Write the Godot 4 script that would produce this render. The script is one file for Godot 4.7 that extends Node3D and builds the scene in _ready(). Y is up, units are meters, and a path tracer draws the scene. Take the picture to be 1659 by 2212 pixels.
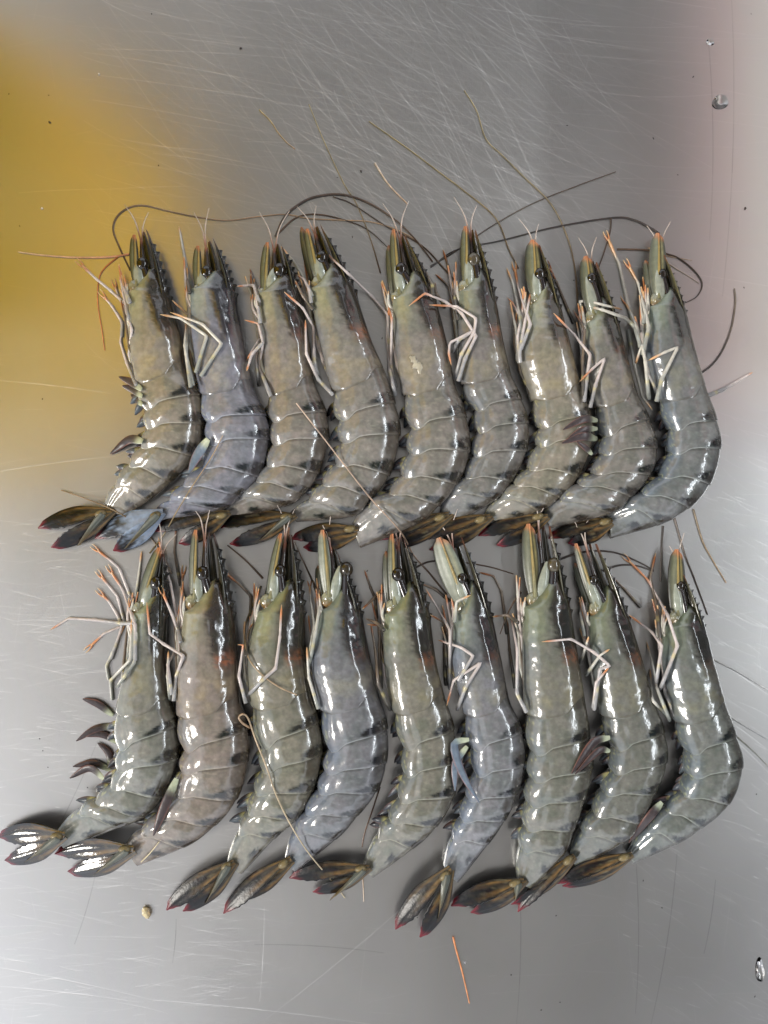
extends Node3D
# Eighteen raw tiger prawns laid out in two rows on a scratched steel table, seen from straight above.
# Plan measurements are in plan units of K metres, taken on the table top; the origin is the middle of the table.

const K := 0.0002213
const EYE := 0.442
var hf := PackedFloat32Array()
const HW := 300
const HH := 400
const HC := 7.0
var rng := RandomNumberGenerator.new()
var n1 := FastNoiseLite.new()
var n2 := FastNoiseLite.new()
var mat := {}
var org := Vector2.ZERO      # measuring frame of the prawn in hand: origin and scale
var msc := 1.0


func _ready() -> void:
	rng.seed = 7
	# ---------- camera, sky, sun, exposure ----------
	var cam := Camera3D.new()
	cam.name = "camera"
	cam.position = Vector3(0, EYE, 0)
	cam.rotation_degrees = Vector3(-90, 0, 0)
	cam.fov = 2.0 * rad_to_deg(atan(1106.0 * K / EYE))
	cam.near = 0.01
	cam.far = 200.0
	add_child(cam)
	var env := Environment.new()
	env.background_mode = Environment.BG_SKY
	env.tonemap_mode = Environment.TONE_MAPPER_LINEAR
	env.tonemap_exposure = 2.3
	env.sdfgi_enabled = true
	env.ssao_enabled = true
	env.ssil_enabled = true
	var sm := ProceduralSkyMaterial.new()
	sm.sky_top_color = Color(0.90, 0.92, 0.96)
	sm.sky_horizon_color = Color(0.86, 0.88, 0.92)
	sm.sky_curve = 0.3
	sm.ground_bottom_color = Color(0.46, 0.44, 0.42)
	sm.ground_horizon_color = Color(0.5, 0.49, 0.47)
	sm.sun_angle_max = 1.0
	var sky := Sky.new()
	sky.sky_material = sm
	env.sky = sky
	var we := WorldEnvironment.new()
	we.name = "world"
	we.environment = env
	add_child(we)
	var sun := DirectionalLight3D.new()
	sun.name = "sun"
	sun.light_energy = 0.5
	sun.light_angular_distance = 13.0
	sun.light_color = Color(1.0, 0.98, 0.95)
	sun.shadow_enabled = true
	add_child(sun)
	sun.look_at_from_position(Vector3(-0.60, 0.44, 0.22), Vector3.ZERO, Vector3.UP)

	n1.seed = 3
	n1.frequency = 1.0
	n1.fractal_octaves = 3
	n2.seed = 11
	n2.frequency = 1.0
	n2.fractal_octaves = 2
	hf.resize(HW * HH)
	make_materials()
	setting()
	prawns()
	fragments()


# ---------------------------------------------------------------- helpers
func c8(r: int, g: int, b: int) -> Color:
	return Color8(r, g, b).srgb_to_linear()


func pt(d: Vector2, y: float) -> Vector3:
	# plan measurement, read on the table top, of something that stands y above it
	var s := K * (EYE - y) / EYE
	return Vector3((d.x - 829.5) * s, y, (d.y - 1106.0) * s)


func mp(x: float, y: float) -> Vector2:
	return org + Vector2(x, y) * msc


func mps(a: Array) -> Array:
	var o := []
	for i in range(0, a.size(), 2):
		o.append(mp(a[i], a[i + 1]))
	return o


func hcell(p: Vector3) -> int:
	var i := int(floor(p.x / (HC * K) + HW * 0.5))
	var j := int(floor(p.z / (HC * K) + HH * 0.5))
	if i < 1 or j < 1 or i >= HW - 1 or j >= HH - 1:
		return -1
	return j * HW + i


func hput(p: Vector3) -> void:
	var c := hcell(p)
	if c >= 0 and hf[c] < p.y:
		hf[c] = p.y


func hget(p: Vector3) -> float:
	var c := hcell(p)
	if c < 0:
		return 0.0
	var m := 0.0
	for dj in [-HW, 0, HW]:
		for di in [-1, 0, 1]:
			m = maxf(m, hf[c + dj + di])
	return minf(m, hf[c] + 0.004) if hf[c] > 0.0 else m * 0.6


func tag(o: Node3D, label: String, category: String, group := "", kind := "") -> void:
	if label:
		o.set_meta("label", label)
	if category:
		o.set_meta("category", category)
	if group:
		o.set_meta("group", group)
	if kind:
		o.set_meta("kind", kind)


func numbered(called: String, parent: Node) -> String:
	var nm := called
	var i := 0
	while parent.has_node(NodePath(nm)):
		i += 1
		nm = "%s_%03d" % [called, i]
	return nm


func put(called: String, m: Mesh, material: Material, parent: Node = self) -> MeshInstance3D:
	var o := MeshInstance3D.new()
	o.name = numbered(called, parent)
	o.mesh = m
	o.material_override = material
	parent.add_child(o, true)
	if parent != self and parent.get_parent() == self:
		o.position = -(parent as Node3D).position      # meshes are laid out in table coordinates
	return o


func grid(v: PackedVector3Array, c: PackedColorArray, rows: int, cols: int, caps := true, uv := PackedVector2Array()) -> ArrayMesh:
	# a skin over rows of closed rings
	var idx := PackedInt32Array()
	var nor := PackedVector3Array()
	nor.resize(v.size())
	var sign_sum := 0.0
	var mid := PackedVector3Array()
	for i in rows:
		var s := Vector3.ZERO
		for j in cols:
			s += v[i * cols + j]
		mid.append(s / cols)
	var faces := []
	for i in rows - 1:
		for j in cols:
			var a := i * cols + j
			var b := i * cols + (j + 1) % cols
			var d := (i + 1) * cols + j
			var e := (i + 1) * cols + (j + 1) % cols
			var fn := (v[e] - v[a]).cross(v[b] - v[d])
			sign_sum += fn.dot(v[a] - mid[i])
			nor[a] += fn
			nor[b] += fn
			nor[d] += fn
			nor[e] += fn
			idx.append_array(PackedInt32Array([a, d, b, b, d, e]))
	if caps:
		for end in [0, rows - 1]:
			var k0: int = v.size()
			v.append(mid[end])
			c.append(c[end * cols])
			var out: Vector3 = mid[end] - mid[1 if end == 0 else rows - 2]
			nor.append(out * signf(sign_sum) * 1e-9 + out * 1e-12)
			for j in cols:
				var a2: int = end * cols + j
				var b2: int = end * cols + (j + 1) % cols
				if end == 0:
					idx.append_array(PackedInt32Array([k0, a2, b2]))
				else:
					idx.append_array(PackedInt32Array([k0, b2, a2]))
	var flip := sign_sum < 0.0
	for i in nor.size():
		var w := nor[i]
		if i < rows * cols:
			w = -w if flip else w
		elif w.length() < 1e-30:
			w = Vector3.UP
		else:
			w = w * (1.0 if flip == (sign_sum < 0.0) and not flip else -1.0)
		nor[i] = w.normalized()
	if caps:
		for k in 2:
			var q := rows * cols + k
			var o2: Vector3 = mid[0] - mid[1] if k == 0 else mid[rows - 1] - mid[rows - 2]
			nor[q] = o2.normalized() if o2.length() > 1e-9 else Vector3.UP
	if not flip:
		# Godot's front faces run clockwise
		for i in range(0, idx.size(), 3):
			var t := idx[i + 1]
			idx[i + 1] = idx[i + 2]
			idx[i + 2] = t
	var ar := []
	ar.resize(Mesh.ARRAY_MAX)
	ar[Mesh.ARRAY_VERTEX] = v
	ar[Mesh.ARRAY_NORMAL] = nor
	ar[Mesh.ARRAY_COLOR] = c
	ar[Mesh.ARRAY_INDEX] = idx
	var m := ArrayMesh.new()
	m.add_surface_from_arrays(Mesh.PRIMITIVE_TRIANGLES, ar)
	return m


func tube(p: PackedVector3Array, rad: Callable, col: Callable, cols := 8, flat := 1.0) -> ArrayMesh:
	var n := p.size()
	var v := PackedVector3Array()
	var c := PackedColorArray()
	for i in n:
		var t := (p[mini(i + 1, n - 1)] - p[maxi(i - 1, 0)]).normalized()
		var side := t.cross(Vector3.UP)
		side = side.normalized() if side.length() > 1e-4 else Vector3.RIGHT
		var up := side.cross(t).normalized()
		var u := float(i) / (n - 1)
		var r: float = rad.call(u)
		var cc: Color = col.call(u)
		for j in cols:
			var a := TAU * j / cols
			v.append(p[i] + side * cos(a) * r + up * sin(a) * r * flat)
			c.append(cc)
	return grid(v, c, n, cols)


func blade(p: PackedVector3Array, half: Callable, thick: float, tilt: float, col: Callable, bow := 0.0, cols := 20, rib := 1.0) -> ArrayMesh:
	# a leaf-shaped plate along p; half(u, side) is its half width
	var n := p.size()
	var v := PackedVector3Array()
	var c := PackedColorArray()
	for i in n:
		var t := (p[mini(i + 1, n - 1)] - p[maxi(i - 1, 0)]).normalized()
		var side := t.cross(Vector3.UP).normalized().rotated(t, tilt)
		var up := side.cross(t).normalized()
		var u := float(i) / (n - 1)
		for j in cols:
			var a := TAU * j / cols
			var x := cos(a)
			var w: float = half.call(u, x)
			var ridge := rib * (exp(-x * x * 40.0) * thick * 0.7 + exp(-pow(x - 0.45, 2) * 60.0) * thick * 0.4)
			var th := thick * (0.25 + 0.75 * sin(PI * clampf(u * 0.9 + 0.08, 0, 1)))
			v.append(p[i] + side * x * w + up * (signf(sin(a)) * pow(absf(sin(a)), 0.45) * th * 0.5 + (ridge if sin(a) > 0 else 0.0) + bow * w * (1.0 - x * x)))
			c.append(col.call(u, x))
	return grid(v, c, n, cols)


func blob(centre: Vector3, r: Vector3, yaw: float, col: Callable, rows := 12, cols := 16, rough := 0.0) -> ArrayMesh:
	var v := PackedVector3Array()
	var c := PackedColorArray()
	for i in rows:
		var th := PI * (i + 0.5) / rows
		for j in cols:
			var a := TAU * j / cols
			var q := Vector3(sin(th) * cos(a), cos(th), sin(th) * sin(a))
			var f := 1.0 + rough * n2.get_noise_3dv(q * 1.7 + centre * 900.0)
			v.append(centre + (q * r * f).rotated(Vector3.UP, yaw))
			c.append(col.call(q))
	return grid(v, c, rows, cols)


func spline(a: Array, n: int) -> Array:
	# Catmull-Rom through plan points
	var o := []
	for i in n + 1:
		var t := float(i) / n * (a.size() - 1)
		o.append(cr(a, t))
	return o


func cr(a: Array, t: float) -> Vector2:
	var m := a.size() - 1
	if t <= 0.0:
		return a[0] + (a[1] - a[0]) * t
	if t >= m:
		return a[m] + (a[m] - a[m - 1]) * (t - m)
	var i := mini(int(t), m - 1)
	var f := t - i
	var p1: Vector2 = a[i]
	var p2: Vector2 = a[i + 1]
	var p0: Vector2 = a[i - 1] if i > 0 else p1 * 2.0 - p2
	var p3: Vector2 = a[i + 2] if i + 2 <= m else p2 * 2.0 - p1
	return p1.cubic_interpolate(p2, p0, p3, f)


func rounded(a: Array, step := 5.0) -> Array:
	# a jointed line: straight limbs with slightly rounded joints, evenly sampled
	var o := []
	for i in a.size() - 1:
		var n := maxi(2, int((a[i + 1] - a[i]).length() / step))
		for k in n:
			o.append(a[i].lerp(a[i + 1], float(k) / n))
	o.append(a[a.size() - 1])
	var q := o.duplicate()
	for i in range(1, o.size() - 1):
		q[i] = o[i] * 0.6 + (o[i - 1] + o[i + 1]) * 0.2
	return q


func drape(a: Array, r: float, lie: float, base_y := -1.0) -> PackedVector3Array:
	# lays a plan line over whatever is below it, taut between the high places
	var n := a.size()
	var y := PackedFloat32Array()
	y.resize(n)
	var low := PackedFloat32Array()
	low.resize(n)
	for i in n:
		var h := 0.0
		for k in 3:
			h = hget(pt(a[i], h)) if lie > 0.0 else 0.0
		low[i] = maxf(h, 0.0) + r * 1.1
		y[i] = low[i]
	if base_y >= 0.0:
		y[0] = maxf(y[0], base_y)
		low[0] = y[0]
	for it in 24:
		var z := y.duplicate()
		for i in range(1, n - 1):
			z[i] = maxf(low[i], (y[i - 1] + y[i + 1]) * 0.5)
		y = z
	for it in 4:
		var z := y.duplicate()
		for i in range(1, n - 1):
			z[i] = (y[i - 1] + y[i] * 2.0 + y[i + 1]) * 0.25
		y = z
	var o := PackedVector3Array()
	for i in n:
		o.append(pt(a[i], y[i]))
	return o


# ---------------------------------------------------------------- materials
func noise_tex(size: int, freq: float, octaves: int, seed_: int, lo: float, hi: float) -> ImageTexture:
	var n := FastNoiseLite.new()
	n.seed = seed_
	n.noise_type = FastNoiseLite.TYPE_SIMPLEX_SMOOTH
	n.frequency = freq
	n.fractal_octaves = octaves
	var im := n.get_seamless_image(size, size)
	im.convert(Image.FORMAT_RGB8)
	for x in size:
		for y in size:
			var g := lerpf(lo, hi, im.get_pixel(x, y).r)
			im.set_pixel(x, y, Color(g, g, g))
	return ImageTexture.create_from_image(im)


func skin(called: String, rough: float, bump: float, spec := 0.5, scale := 55.0) -> StandardMaterial3D:
	var m := StandardMaterial3D.new()
	m.resource_name = called
	m.vertex_color_use_as_albedo = true
	m.roughness = rough
	m.metallic_specular = spec
	m.uv1_triplanar = true
	m.uv1_scale = Vector3.ONE * scale
	m.albedo_texture = mat.mottle_tex
	if bump > 0.0:
		m.heightmap_enabled = true
		m.heightmap_texture = mat.bump_tex
		m.heightmap_scale = bump
	mat[called] = m
	return m


func plain(called: String, col: Color, rough: float, metal := 0.0) -> StandardMaterial3D:
	var m := StandardMaterial3D.new()
	m.resource_name = called
	m.albedo_color = col
	m.roughness = rough
	m.metallic = metal
	mat[called] = m
	return m


func make_materials() -> void:
	mat.mottle_tex = noise_tex(256, 0.02, 4, 5, 0.80, 1.0)
	mat.bump_tex = noise_tex(512, 0.012, 4, 9, 0.0, 1.0)
	skin("shell", 0.16, 0.006, 0.58)
	skin("plate", 0.34, 0.004, 0.45)
	skin("wet_fan", 0.12, 0.004, 0.6)
	skin("tail_shell", 0.3, 0.008, 0.34)
	skin("limb", 0.28, 0.003)
	skin("whisker", 0.4, 0.0)
	skin("eye_skin", 0.08, 0.0)
	plain("yellow_plastic", Color(1.0, 0.955, 0.13), 0.4)
	plain("white_plastic", Color(0.86, 0.86, 0.86), 0.5)
	plain("pink_plastic", Color(0.93, 0.70, 0.73), 0.5)
	var yp: StandardMaterial3D = mat.yellow_plastic
	yp.backlight_enabled = true
	yp.backlight = Color(1.0, 0.87, 0.08)
	var cv := plain("canvas", Color(0.65, 0.645, 0.64), 0.9)
	cv.backlight_enabled = true
	cv.backlight = Color(0.86, 0.855, 0.845)
	plain("blocker_grey", Color(0.40, 0.41, 0.43), 0.8)  # for the added panel that blocks light on the right
	plain("pole_paint", Color(0.5, 0.5, 0.5), 0.5)
	steel()
	var w := StandardMaterial3D.new()
	w.resource_name = "water"
	w.refraction_enabled = true
	w.refraction_scale = 0.033
	w.albedo_color = Color(1, 1, 1, 0.0)
	w.roughness = 0.02
	mat.water = w


func stroke(im: Image, p: Vector2, q: Vector2, val: float) -> void:
	var n := int(ceil(maxf(absf(q.x - p.x), absf(q.y - p.y)))) + 1
	var s := im.get_width()
	for i in n:
		var a := p.lerp(q, float(i) / n)
		var x0 := int(floor(a.x))
		var y0 := int(floor(a.y))
		var fx := a.x - x0
		var fy := a.y - y0
		for k in 4:
			var dx := k & 1
			var dy := k >> 1
			var w := (fx if dx else 1.0 - fx) * (fy if dy else 1.0 - fy)
			if w < 0.05:
				continue
			var xx := posmod(x0 + dx, s)
			var yy := posmod(y0 + dy, s)
			var g := im.get_pixel(xx, yy).r
			g = clampf(g + val * w, 0.0, 1.0)
			im.set_pixel(xx, yy, Color(g, g, g))


func scratch(im: Image, a: Vector2, b: Vector2, bend: float, val: float) -> void:
	# a and b in plan units; one texture side spans 2400 plan units
	var s := im.get_width() / 2400.0
	var nrm := (b - a).orthogonal() * bend
	var prev := a
	for i in range(1, 13):
		var t := i / 12.0
		var q := a.lerp(b, t) + nrm * t * (1.0 - t) * 4.0
		stroke(im, (prev + Vector2(370, 94)) * s, (q + Vector2(370, 94)) * s, val * (0.55 + 0.45 * sin(PI * t)) * rng.randf_range(0.5, 1.0))
		prev = q


func steel() -> void:
	var size := 2048
	var wear := Image.create(size, size, false, Image.FORMAT_RGB8)     # how far the polish is scratched open
	var base := FastNoiseLite.new()
	base.seed = 21
	base.frequency = 0.004
	base.fractal_octaves = 4
	var small := base.get_seamless_image(512, 512)
	small.resize(size, size)
	small.convert(Image.FORMAT_RGB8)
	wear.fill(Color(0.0, 0.0, 0.0))
	# the fan of wiping scratches over the far part of the table
	for i in 560:
		var a := Vector2(rng.randf_range(150, 1250), rng.randf_range(-60, 760))
		var ang := deg_to_rad(rng.randf_range(2, 18)) if rng.randf() < 0.5 else deg_to_rad(rng.randf_range(22, 58))
		var ln := rng.randf_range(90, 520)
		scratch(wear, a, a + Vector2.from_angle(ang) * ln, rng.randf_range(-0.05, 0.02), rng.randf_range(0.1, 0.5) * (1.0 if rng.randf() < 0.25 else 0.55))
	for i in 260:
		var a := Vector2(rng.randf_range(560, 1100), rng.randf_range(-60, 420))
		scratch(wear, a, a + Vector2.from_angle(deg_to_rad(rng.randf_range(24, 66))) * rng.randf_range(60, 380), rng.randf_range(-0.06, 0.03), rng.randf_range(0.15, 0.6))
	# short level strokes on the near left, slanting ones on the near right
	for i in 620:
		var a := Vector2(rng.randf_range(-60, 560), rng.randf_range(1120, 2200))
		scratch(wear, a, a + Vector2.from_angle(deg_to_rad(rng.randf_range(-14, 16))) * rng.randf_range(10, 120), rng.randf_range(-0.05, 0.05), rng.randf_range(0.05, 0.28))
	for i in 420:
		var a := Vector2(rng.randf_range(1330, 1720), rng.randf_range(900, 2200))
		scratch(wear, a, a + Vector2.from_angle(deg_to_rad(rng.randf_range(14, 42))) * rng.randf_range(10, 100), rng.randf_range(-0.05, 0.05), rng.randf_range(0.06, 0.32))
	for i in 900:
		var a := Vector2(rng.randf_range(-370, 2030), rng.randf_range(-94, 2306))
		scratch(wear, a, a + Vector2.from_angle(rng.randf_range(-0.25, 0.25) + (PI / 2 if rng.randf() < 0.2 else 0.0)) * rng.randf_range(20, 160), 0.0, rng.randf_range(0.03, 0.16))
	for q in [[40, 416, 240, 408], [240, 408, 420, 402], [210, 105, 660, 128], [215, 162, 760, 250], [180, 112, 520, 168], [200, 215, 640, 300], [260, 300, 700, 390], [330, 330, 640, 380], [0, 822, 240, 850], [0, 1018, 250, 985],
			[880, 1950, 575, 2200], [0, 2090, 330, 2160], [330, 2160, 820, 2215], [0, 2130, 300, 2165], [570, 1960, 560, 2165], [1570, 1440, 1659, 1500], [1580, 1560, 1659, 1620], [1590, 1600, 1659, 1668]]:
		scratch(wear, Vector2(q[0], q[1]), Vector2(q[2], q[3]), 0.01, 0.5)
	# a long thin dark line or two, where dirt sits in an old cut
	var dirt := Image.create(size, size, false, Image.FORMAT_RGB8)
	dirt.fill(Color(1, 1, 1))
	for q in [[1372, 1843, 1372, 2190], [1462, 1843, 1405, 2215], [1545, 1900, 1520, 2060], [210, 1600, 90, 1850], [205, 1890, 160, 2040], [1120, 1870, 1115, 2212], [550, 2040, 829, 2058], [380, 1985, 372, 2080], [1580, 0, 1560, 640], [1530, 90, 1532, 520]]:
		for rep in 2:
			scratch(dirt, Vector2(q[0], q[1]), Vector2(q[2], q[3]), 0.02, -0.16)
	for i in 55:
		var a := Vector2(rng.randf_range(-60, 1720), rng.randf_range(-60, 2260))
		scratch(dirt, a, a + Vector2.from_angle(rng.randf_range(0, TAU)) * rng.randf_range(1, 5), 0.0, -rng.randf_range(0.1, 0.5))
	var rough := Image.create(size, size, false, Image.FORMAT_RGB8)
	var colr := Image.create(size, size, false, Image.FORMAT_RGB8)
	var wd := wear.get_data()
	var sd := small.get_data()
	var dd := dirt.get_data()
	var rd := rough.get_data()
	var cd := colr.get_data()
	for i in size * size:
		var w := wd[i * 3] / 255.0
		var s := sd[i * 3] / 255.0
		var d := dd[i * 3] / 255.0
		var r := int(255.0 * clampf(0.31 + 0.06 * (s - 0.5) + 0.22 * w, 0, 1))
		rd[i * 3] = r
		rd[i * 3 + 1] = r
		rd[i * 3 + 2] = r
		var g := (0.70 + 0.05 * (s - 0.5) + 0.18 * w) * (0.35 + 0.65 * d)
		cd[i * 3] = int(255.0 * clampf(g, 0, 1))
		cd[i * 3 + 1] = int(255.0 * clampf(g * 0.99, 0, 1))
		cd[i * 3 + 2] = int(255.0 * clampf(g * 0.975, 0, 1))
	var m := StandardMaterial3D.new()
	m.resource_name = "steel"
	m.metallic = 1.0
	m.roughness = 1.0
	m.roughness_texture = ImageTexture.create_from_image(Image.create_from_data(size, size, false, Image.FORMAT_RGB8, rd))
	m.roughness_texture_channel = BaseMaterial3D.TEXTURE_CHANNEL_RED
	m.albedo_texture = ImageTexture.create_from_image(Image.create_from_data(size, size, false, Image.FORMAT_RGB8, cd))
	m.heightmap_enabled = true
	m.heightmap_texture = ImageTexture.create_from_image(wear)
	m.heightmap_scale = -0.005
	mat.steel = m


# ---------------------------------------------------------------- the setting
func setting() -> void:
	var st := SurfaceTool.new()
	st.begin(Mesh.PRIMITIVE_TRIANGLES)
	var hx := 0.95
	var hz := 0.95
	var q := [Vector3(-hx, 0, -hz), Vector3(hx, 0, -hz), Vector3(hx, 0, hz), Vector3(-hx, 0, hz)]
	for k in [0, 1, 2, 0, 2, 3]:
		var p: Vector3 = q[k]
		st.set_normal(Vector3.UP)
		st.set_uv(Vector2((p.x / K + 829.5 + 370.0) / 2400.0, (p.z / K + 1106.0 + 94.0) / 2400.0))
		st.add_vertex(p)
	var top := put("table_top", st.commit(), mat.steel)
	tag(top, "scratched stainless steel table top under both rows of prawns", "table", "", "structure")
	var slab := BoxMesh.new()
	slab.size = Vector3(1.9, 0.03, 1.9)
	var so := put("table_edge", slab, mat.pole_paint)
	so.position.y = -0.019
	tag(so, "grey folded edge and underside of the steel table", "table", "", "structure")

	# unseen canvas roof, added and cut to shape the sky light and reflections
	var aw := Node3D.new()
	aw.name = "added_awning"
	aw.position = Vector3(0.14, -0.85, -0.6)
	add_child(aw)
	tag(aw, "unseen grey canvas roof on four poles, added to shape the light", "added_awning")
	var rv := PackedVector3Array()
	var rc := PackedColorArray()
	for yy in [3.05, 3.062]:
		for q2 in [Vector2(-1.5, -2.3), Vector2(1.3, -2.3), Vector2(1.3, 3.1), Vector2(-0.36, 3.1), Vector2(-1.5, 0.9)]:
			rv.append(aw.position + Vector3(q2.x, yy, q2.y))
			rc.append(Color.WHITE)
	put("added_canvas_roof", grid(rv, rc, 2, 5), mat.canvas, aw)
	var side := BoxMesh.new()
	side.size = Vector3(0.012, 1.55, 4.2)
	var sc_ := put("added_light_blocker", side, mat.blocker_grey, aw)  # added panel out of view, keeps sky light off the prawns' right sides
	sc_.position = Vector3(1.31, 1.6, 0.1)
	for sx in [-1, 1]:
		for sz in [-1, 1]:
			var pm := CylinderMesh.new()
			pm.top_radius = 0.02
			pm.bottom_radius = 0.02
			pm.height = 3.04
			var po := put("pole", pm, mat.pole_paint, aw)
			po.position = Vector3(1.27 if sx > 0 else -1.46, 1.52, -2.27 if sz < 0 else (3.07 if sx > 0 else 1.1))

	# tube lamp hung low at the right of the stall
	var lamp := Node3D.new()
	lamp.name = "tube_lamp"
	lamp.position = Vector3(0.92, 0.98, -0.2)
	add_child(lamp)
	tag(lamp, "long white tube lamp hung under the added roof right of the table", "lamp")
	lamp.look_at_from_position(lamp.position, Vector3(0, 0, -0.2), Vector3.UP)
	var hb := BoxMesh.new()
	hb.size = Vector3(1.1, 0.07, 0.03)
	var ho := put("housing", hb, mat.white_plastic, lamp)
	ho.position = Vector3(0, 0, 0.04)
	var tm := CylinderMesh.new()
	tm.top_radius = 0.016
	tm.bottom_radius = 0.016
	tm.height = 1.0
	var glow := StandardMaterial3D.new()
	glow.resource_name = "tube_glow"
	glow.emission_enabled = true
	glow.emission = Color(0.93, 0.97, 1.0)
	glow.emission_energy_multiplier = 1.5
	var to := put("glowing_tube", tm, glow, lamp)
	to.position = Vector3.ZERO
	to.rotation.z = PI / 2
	var al := AreaLight3D.new()
	al.name = "tube_light"
	al.area_size = Vector2(1.0, 0.034)
	al.light_energy = 0.36
	al.light_color = Color(0.95, 0.98, 1.0)
	al.area_range = 8.0
	al.shadow_enabled = true
	lamp.add_child(al)
	al.position = Vector3(0, 0, -0.02)
	for sx in [-0.45, 0.45]:
		var cm := CylinderMesh.new()
		cm.top_radius = 0.003
		cm.bottom_radius = 0.003
		cm.height = 1.2
		var co := put("cord", cm, mat.pole_paint, lamp)
		co.position = lamp.basis.inverse() * Vector3(0.03, 0.62, sx)
		co.basis = lamp.basis.inverse()

	# yellow tub to the left, mirrored in the steel
	var tub := Node3D.new()
	tub.name = "yellow_tub"
	tub.position = Vector3(-0.315, 0, -0.185)
	add_child(tub)
	tag(tub, "round yellow plastic tub standing on the steel left of the upper row", "tub")
	var v := PackedVector3Array()
	var c := PackedColorArray()
	for pq in [[0.0, 0.004], [0.112, 0.004], [0.118, 0.012], [0.166, 0.26], [0.174, 0.263], [0.175, 0.272], [0.170, 0.276], [0.161, 0.27], [0.113, 0.018], [0.0, 0.014]]:
		for j in 48:
			var a := TAU * j / 48
			v.append(Vector3(cos(a) * pq[0], pq[1], sin(a) * pq[0]) + tub.position)
			c.append(Color.WHITE)
	put("wall", grid(v, c, 10, 48, false), mat.yellow_plastic, tub)
	var hd := PackedVector3Array()
	for i in 25:
		var a := PI * i / 24
		hd.append(tub.position + Vector3(cos(a) * 0.176, 0.255 - sin(a) * 0.05, -0.02 - sin(a) * 0.19))
	put("handle", tube(hd, func(_u): return 0.003, func(_u): return Color.WHITE), mat.pole_paint, tub)

	# white crate with a pink rim to the right
	var cr_ := Node3D.new()
	cr_.name = "white_crate"
	cr_.position = Vector3(0.34, 0, -0.21)
	add_child(cr_)
	tag(cr_, "white plastic crate with a pink rim standing right of the upper row", "crate")
	for wl in [[-0.115, 0.0, 0.006, 0.30], [0.115, 0.0, 0.006, 0.30], [0.0, -0.147, 0.224, 0.006], [0.0, 0.147, 0.224, 0.006]]:
		var bm := BoxMesh.new()
		bm.size = Vector3(wl[2], 0.13, wl[3])
		var bo := put("side_wall", bm, mat.white_plastic, cr_)
		bo.position = Vector3(wl[0], 0.07, wl[1])
		var rm := BoxMesh.new()
		rm.size = Vector3(wl[2] + (0.008 if wl[2] < 0.1 else -0.008), 0.03, wl[3] + (0.014 if wl[3] < 0.1 else 0.008))
		var ro := put("rim", rm, mat.pink_plastic, cr_)
		ro.position = Vector3(wl[0], 0.15, wl[1])
	var fl := BoxMesh.new()
	fl.size = Vector3(0.224, 0.005, 0.288)
	var fo := put("floor_panel", fl, mat.white_plastic, cr_)
	fo.position = Vector3(0, 0.008, 0)


# ---------------------------------------------------------------- one prawn
class Prawn:
	var root: Node3D
	var L := []
	var R := []
	var tint_shade := Color.WHITE  # own tint, with shade painted in for the lower-right prawns
	var sd := 0.0
	var low := 0.0
	var tip := Vector2.ZERO
	var fan := 0.0

	func width(t: float, o: Node) -> float:
		return (o.cr(R, t) - o.cr(L, t)).length()


var pr: Prawn


func ring_point(t: float, ph: float, f: float, fv: float) -> Vector3:
	# a point of the prawn's skin: t along the stations, ph round the body (0 = back, PI = belly)
	var l := cr(pr.L, t)
	var r := cr(pr.R, t)
	if t < 0.0:
		# the shield runs out along the beak
		var s := clampf(t / -0.5, 0.0, 1.0)
		var go: Vector2 = (pr.tip - pr.R[0]) * 0.42 * s
		r = pr.R[0] + go
		l = pr.L[0].lerp(pr.R[0], 0.66 * pow(s, 0.8)) + go * lerpf(0.6, 1.0, s)
	var a := (r - l).length() * 0.5
	if t < 0.0:
		a = lerpf(a, (pr.R[0] - pr.L[0]).length() * 0.5, 0.75)
	var flatness := lerpf(0.80, 0.70, clampf(t / 8.0, 0, 1))
	var b := maxf(a, lerpf(18.0, 12.0, clampf(t - 7.0, 0, 1)) if t > 0.0 else 8.0) * K * flatness
	b = b * (1.0 if t < 7.0 else lerpf(1.0, 0.85, clampf(t - 7.0, 0, 1)))
	var cs := cos(ph)
	var sn := sin(ph)
	var x := signf(cs) * pow(absf(cs), 0.92) * (f if cs > 0 else fv)
	var y := signf(sn) * pow(absf(sn), 0.8)
	var d := (l + r) * 0.5 + (r - l) * 0.5 * x
	var w := pt(d, b)
	w.y = b + b * y * (f * 0.5 + fv * 0.5) + pr.low
	return w


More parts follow.
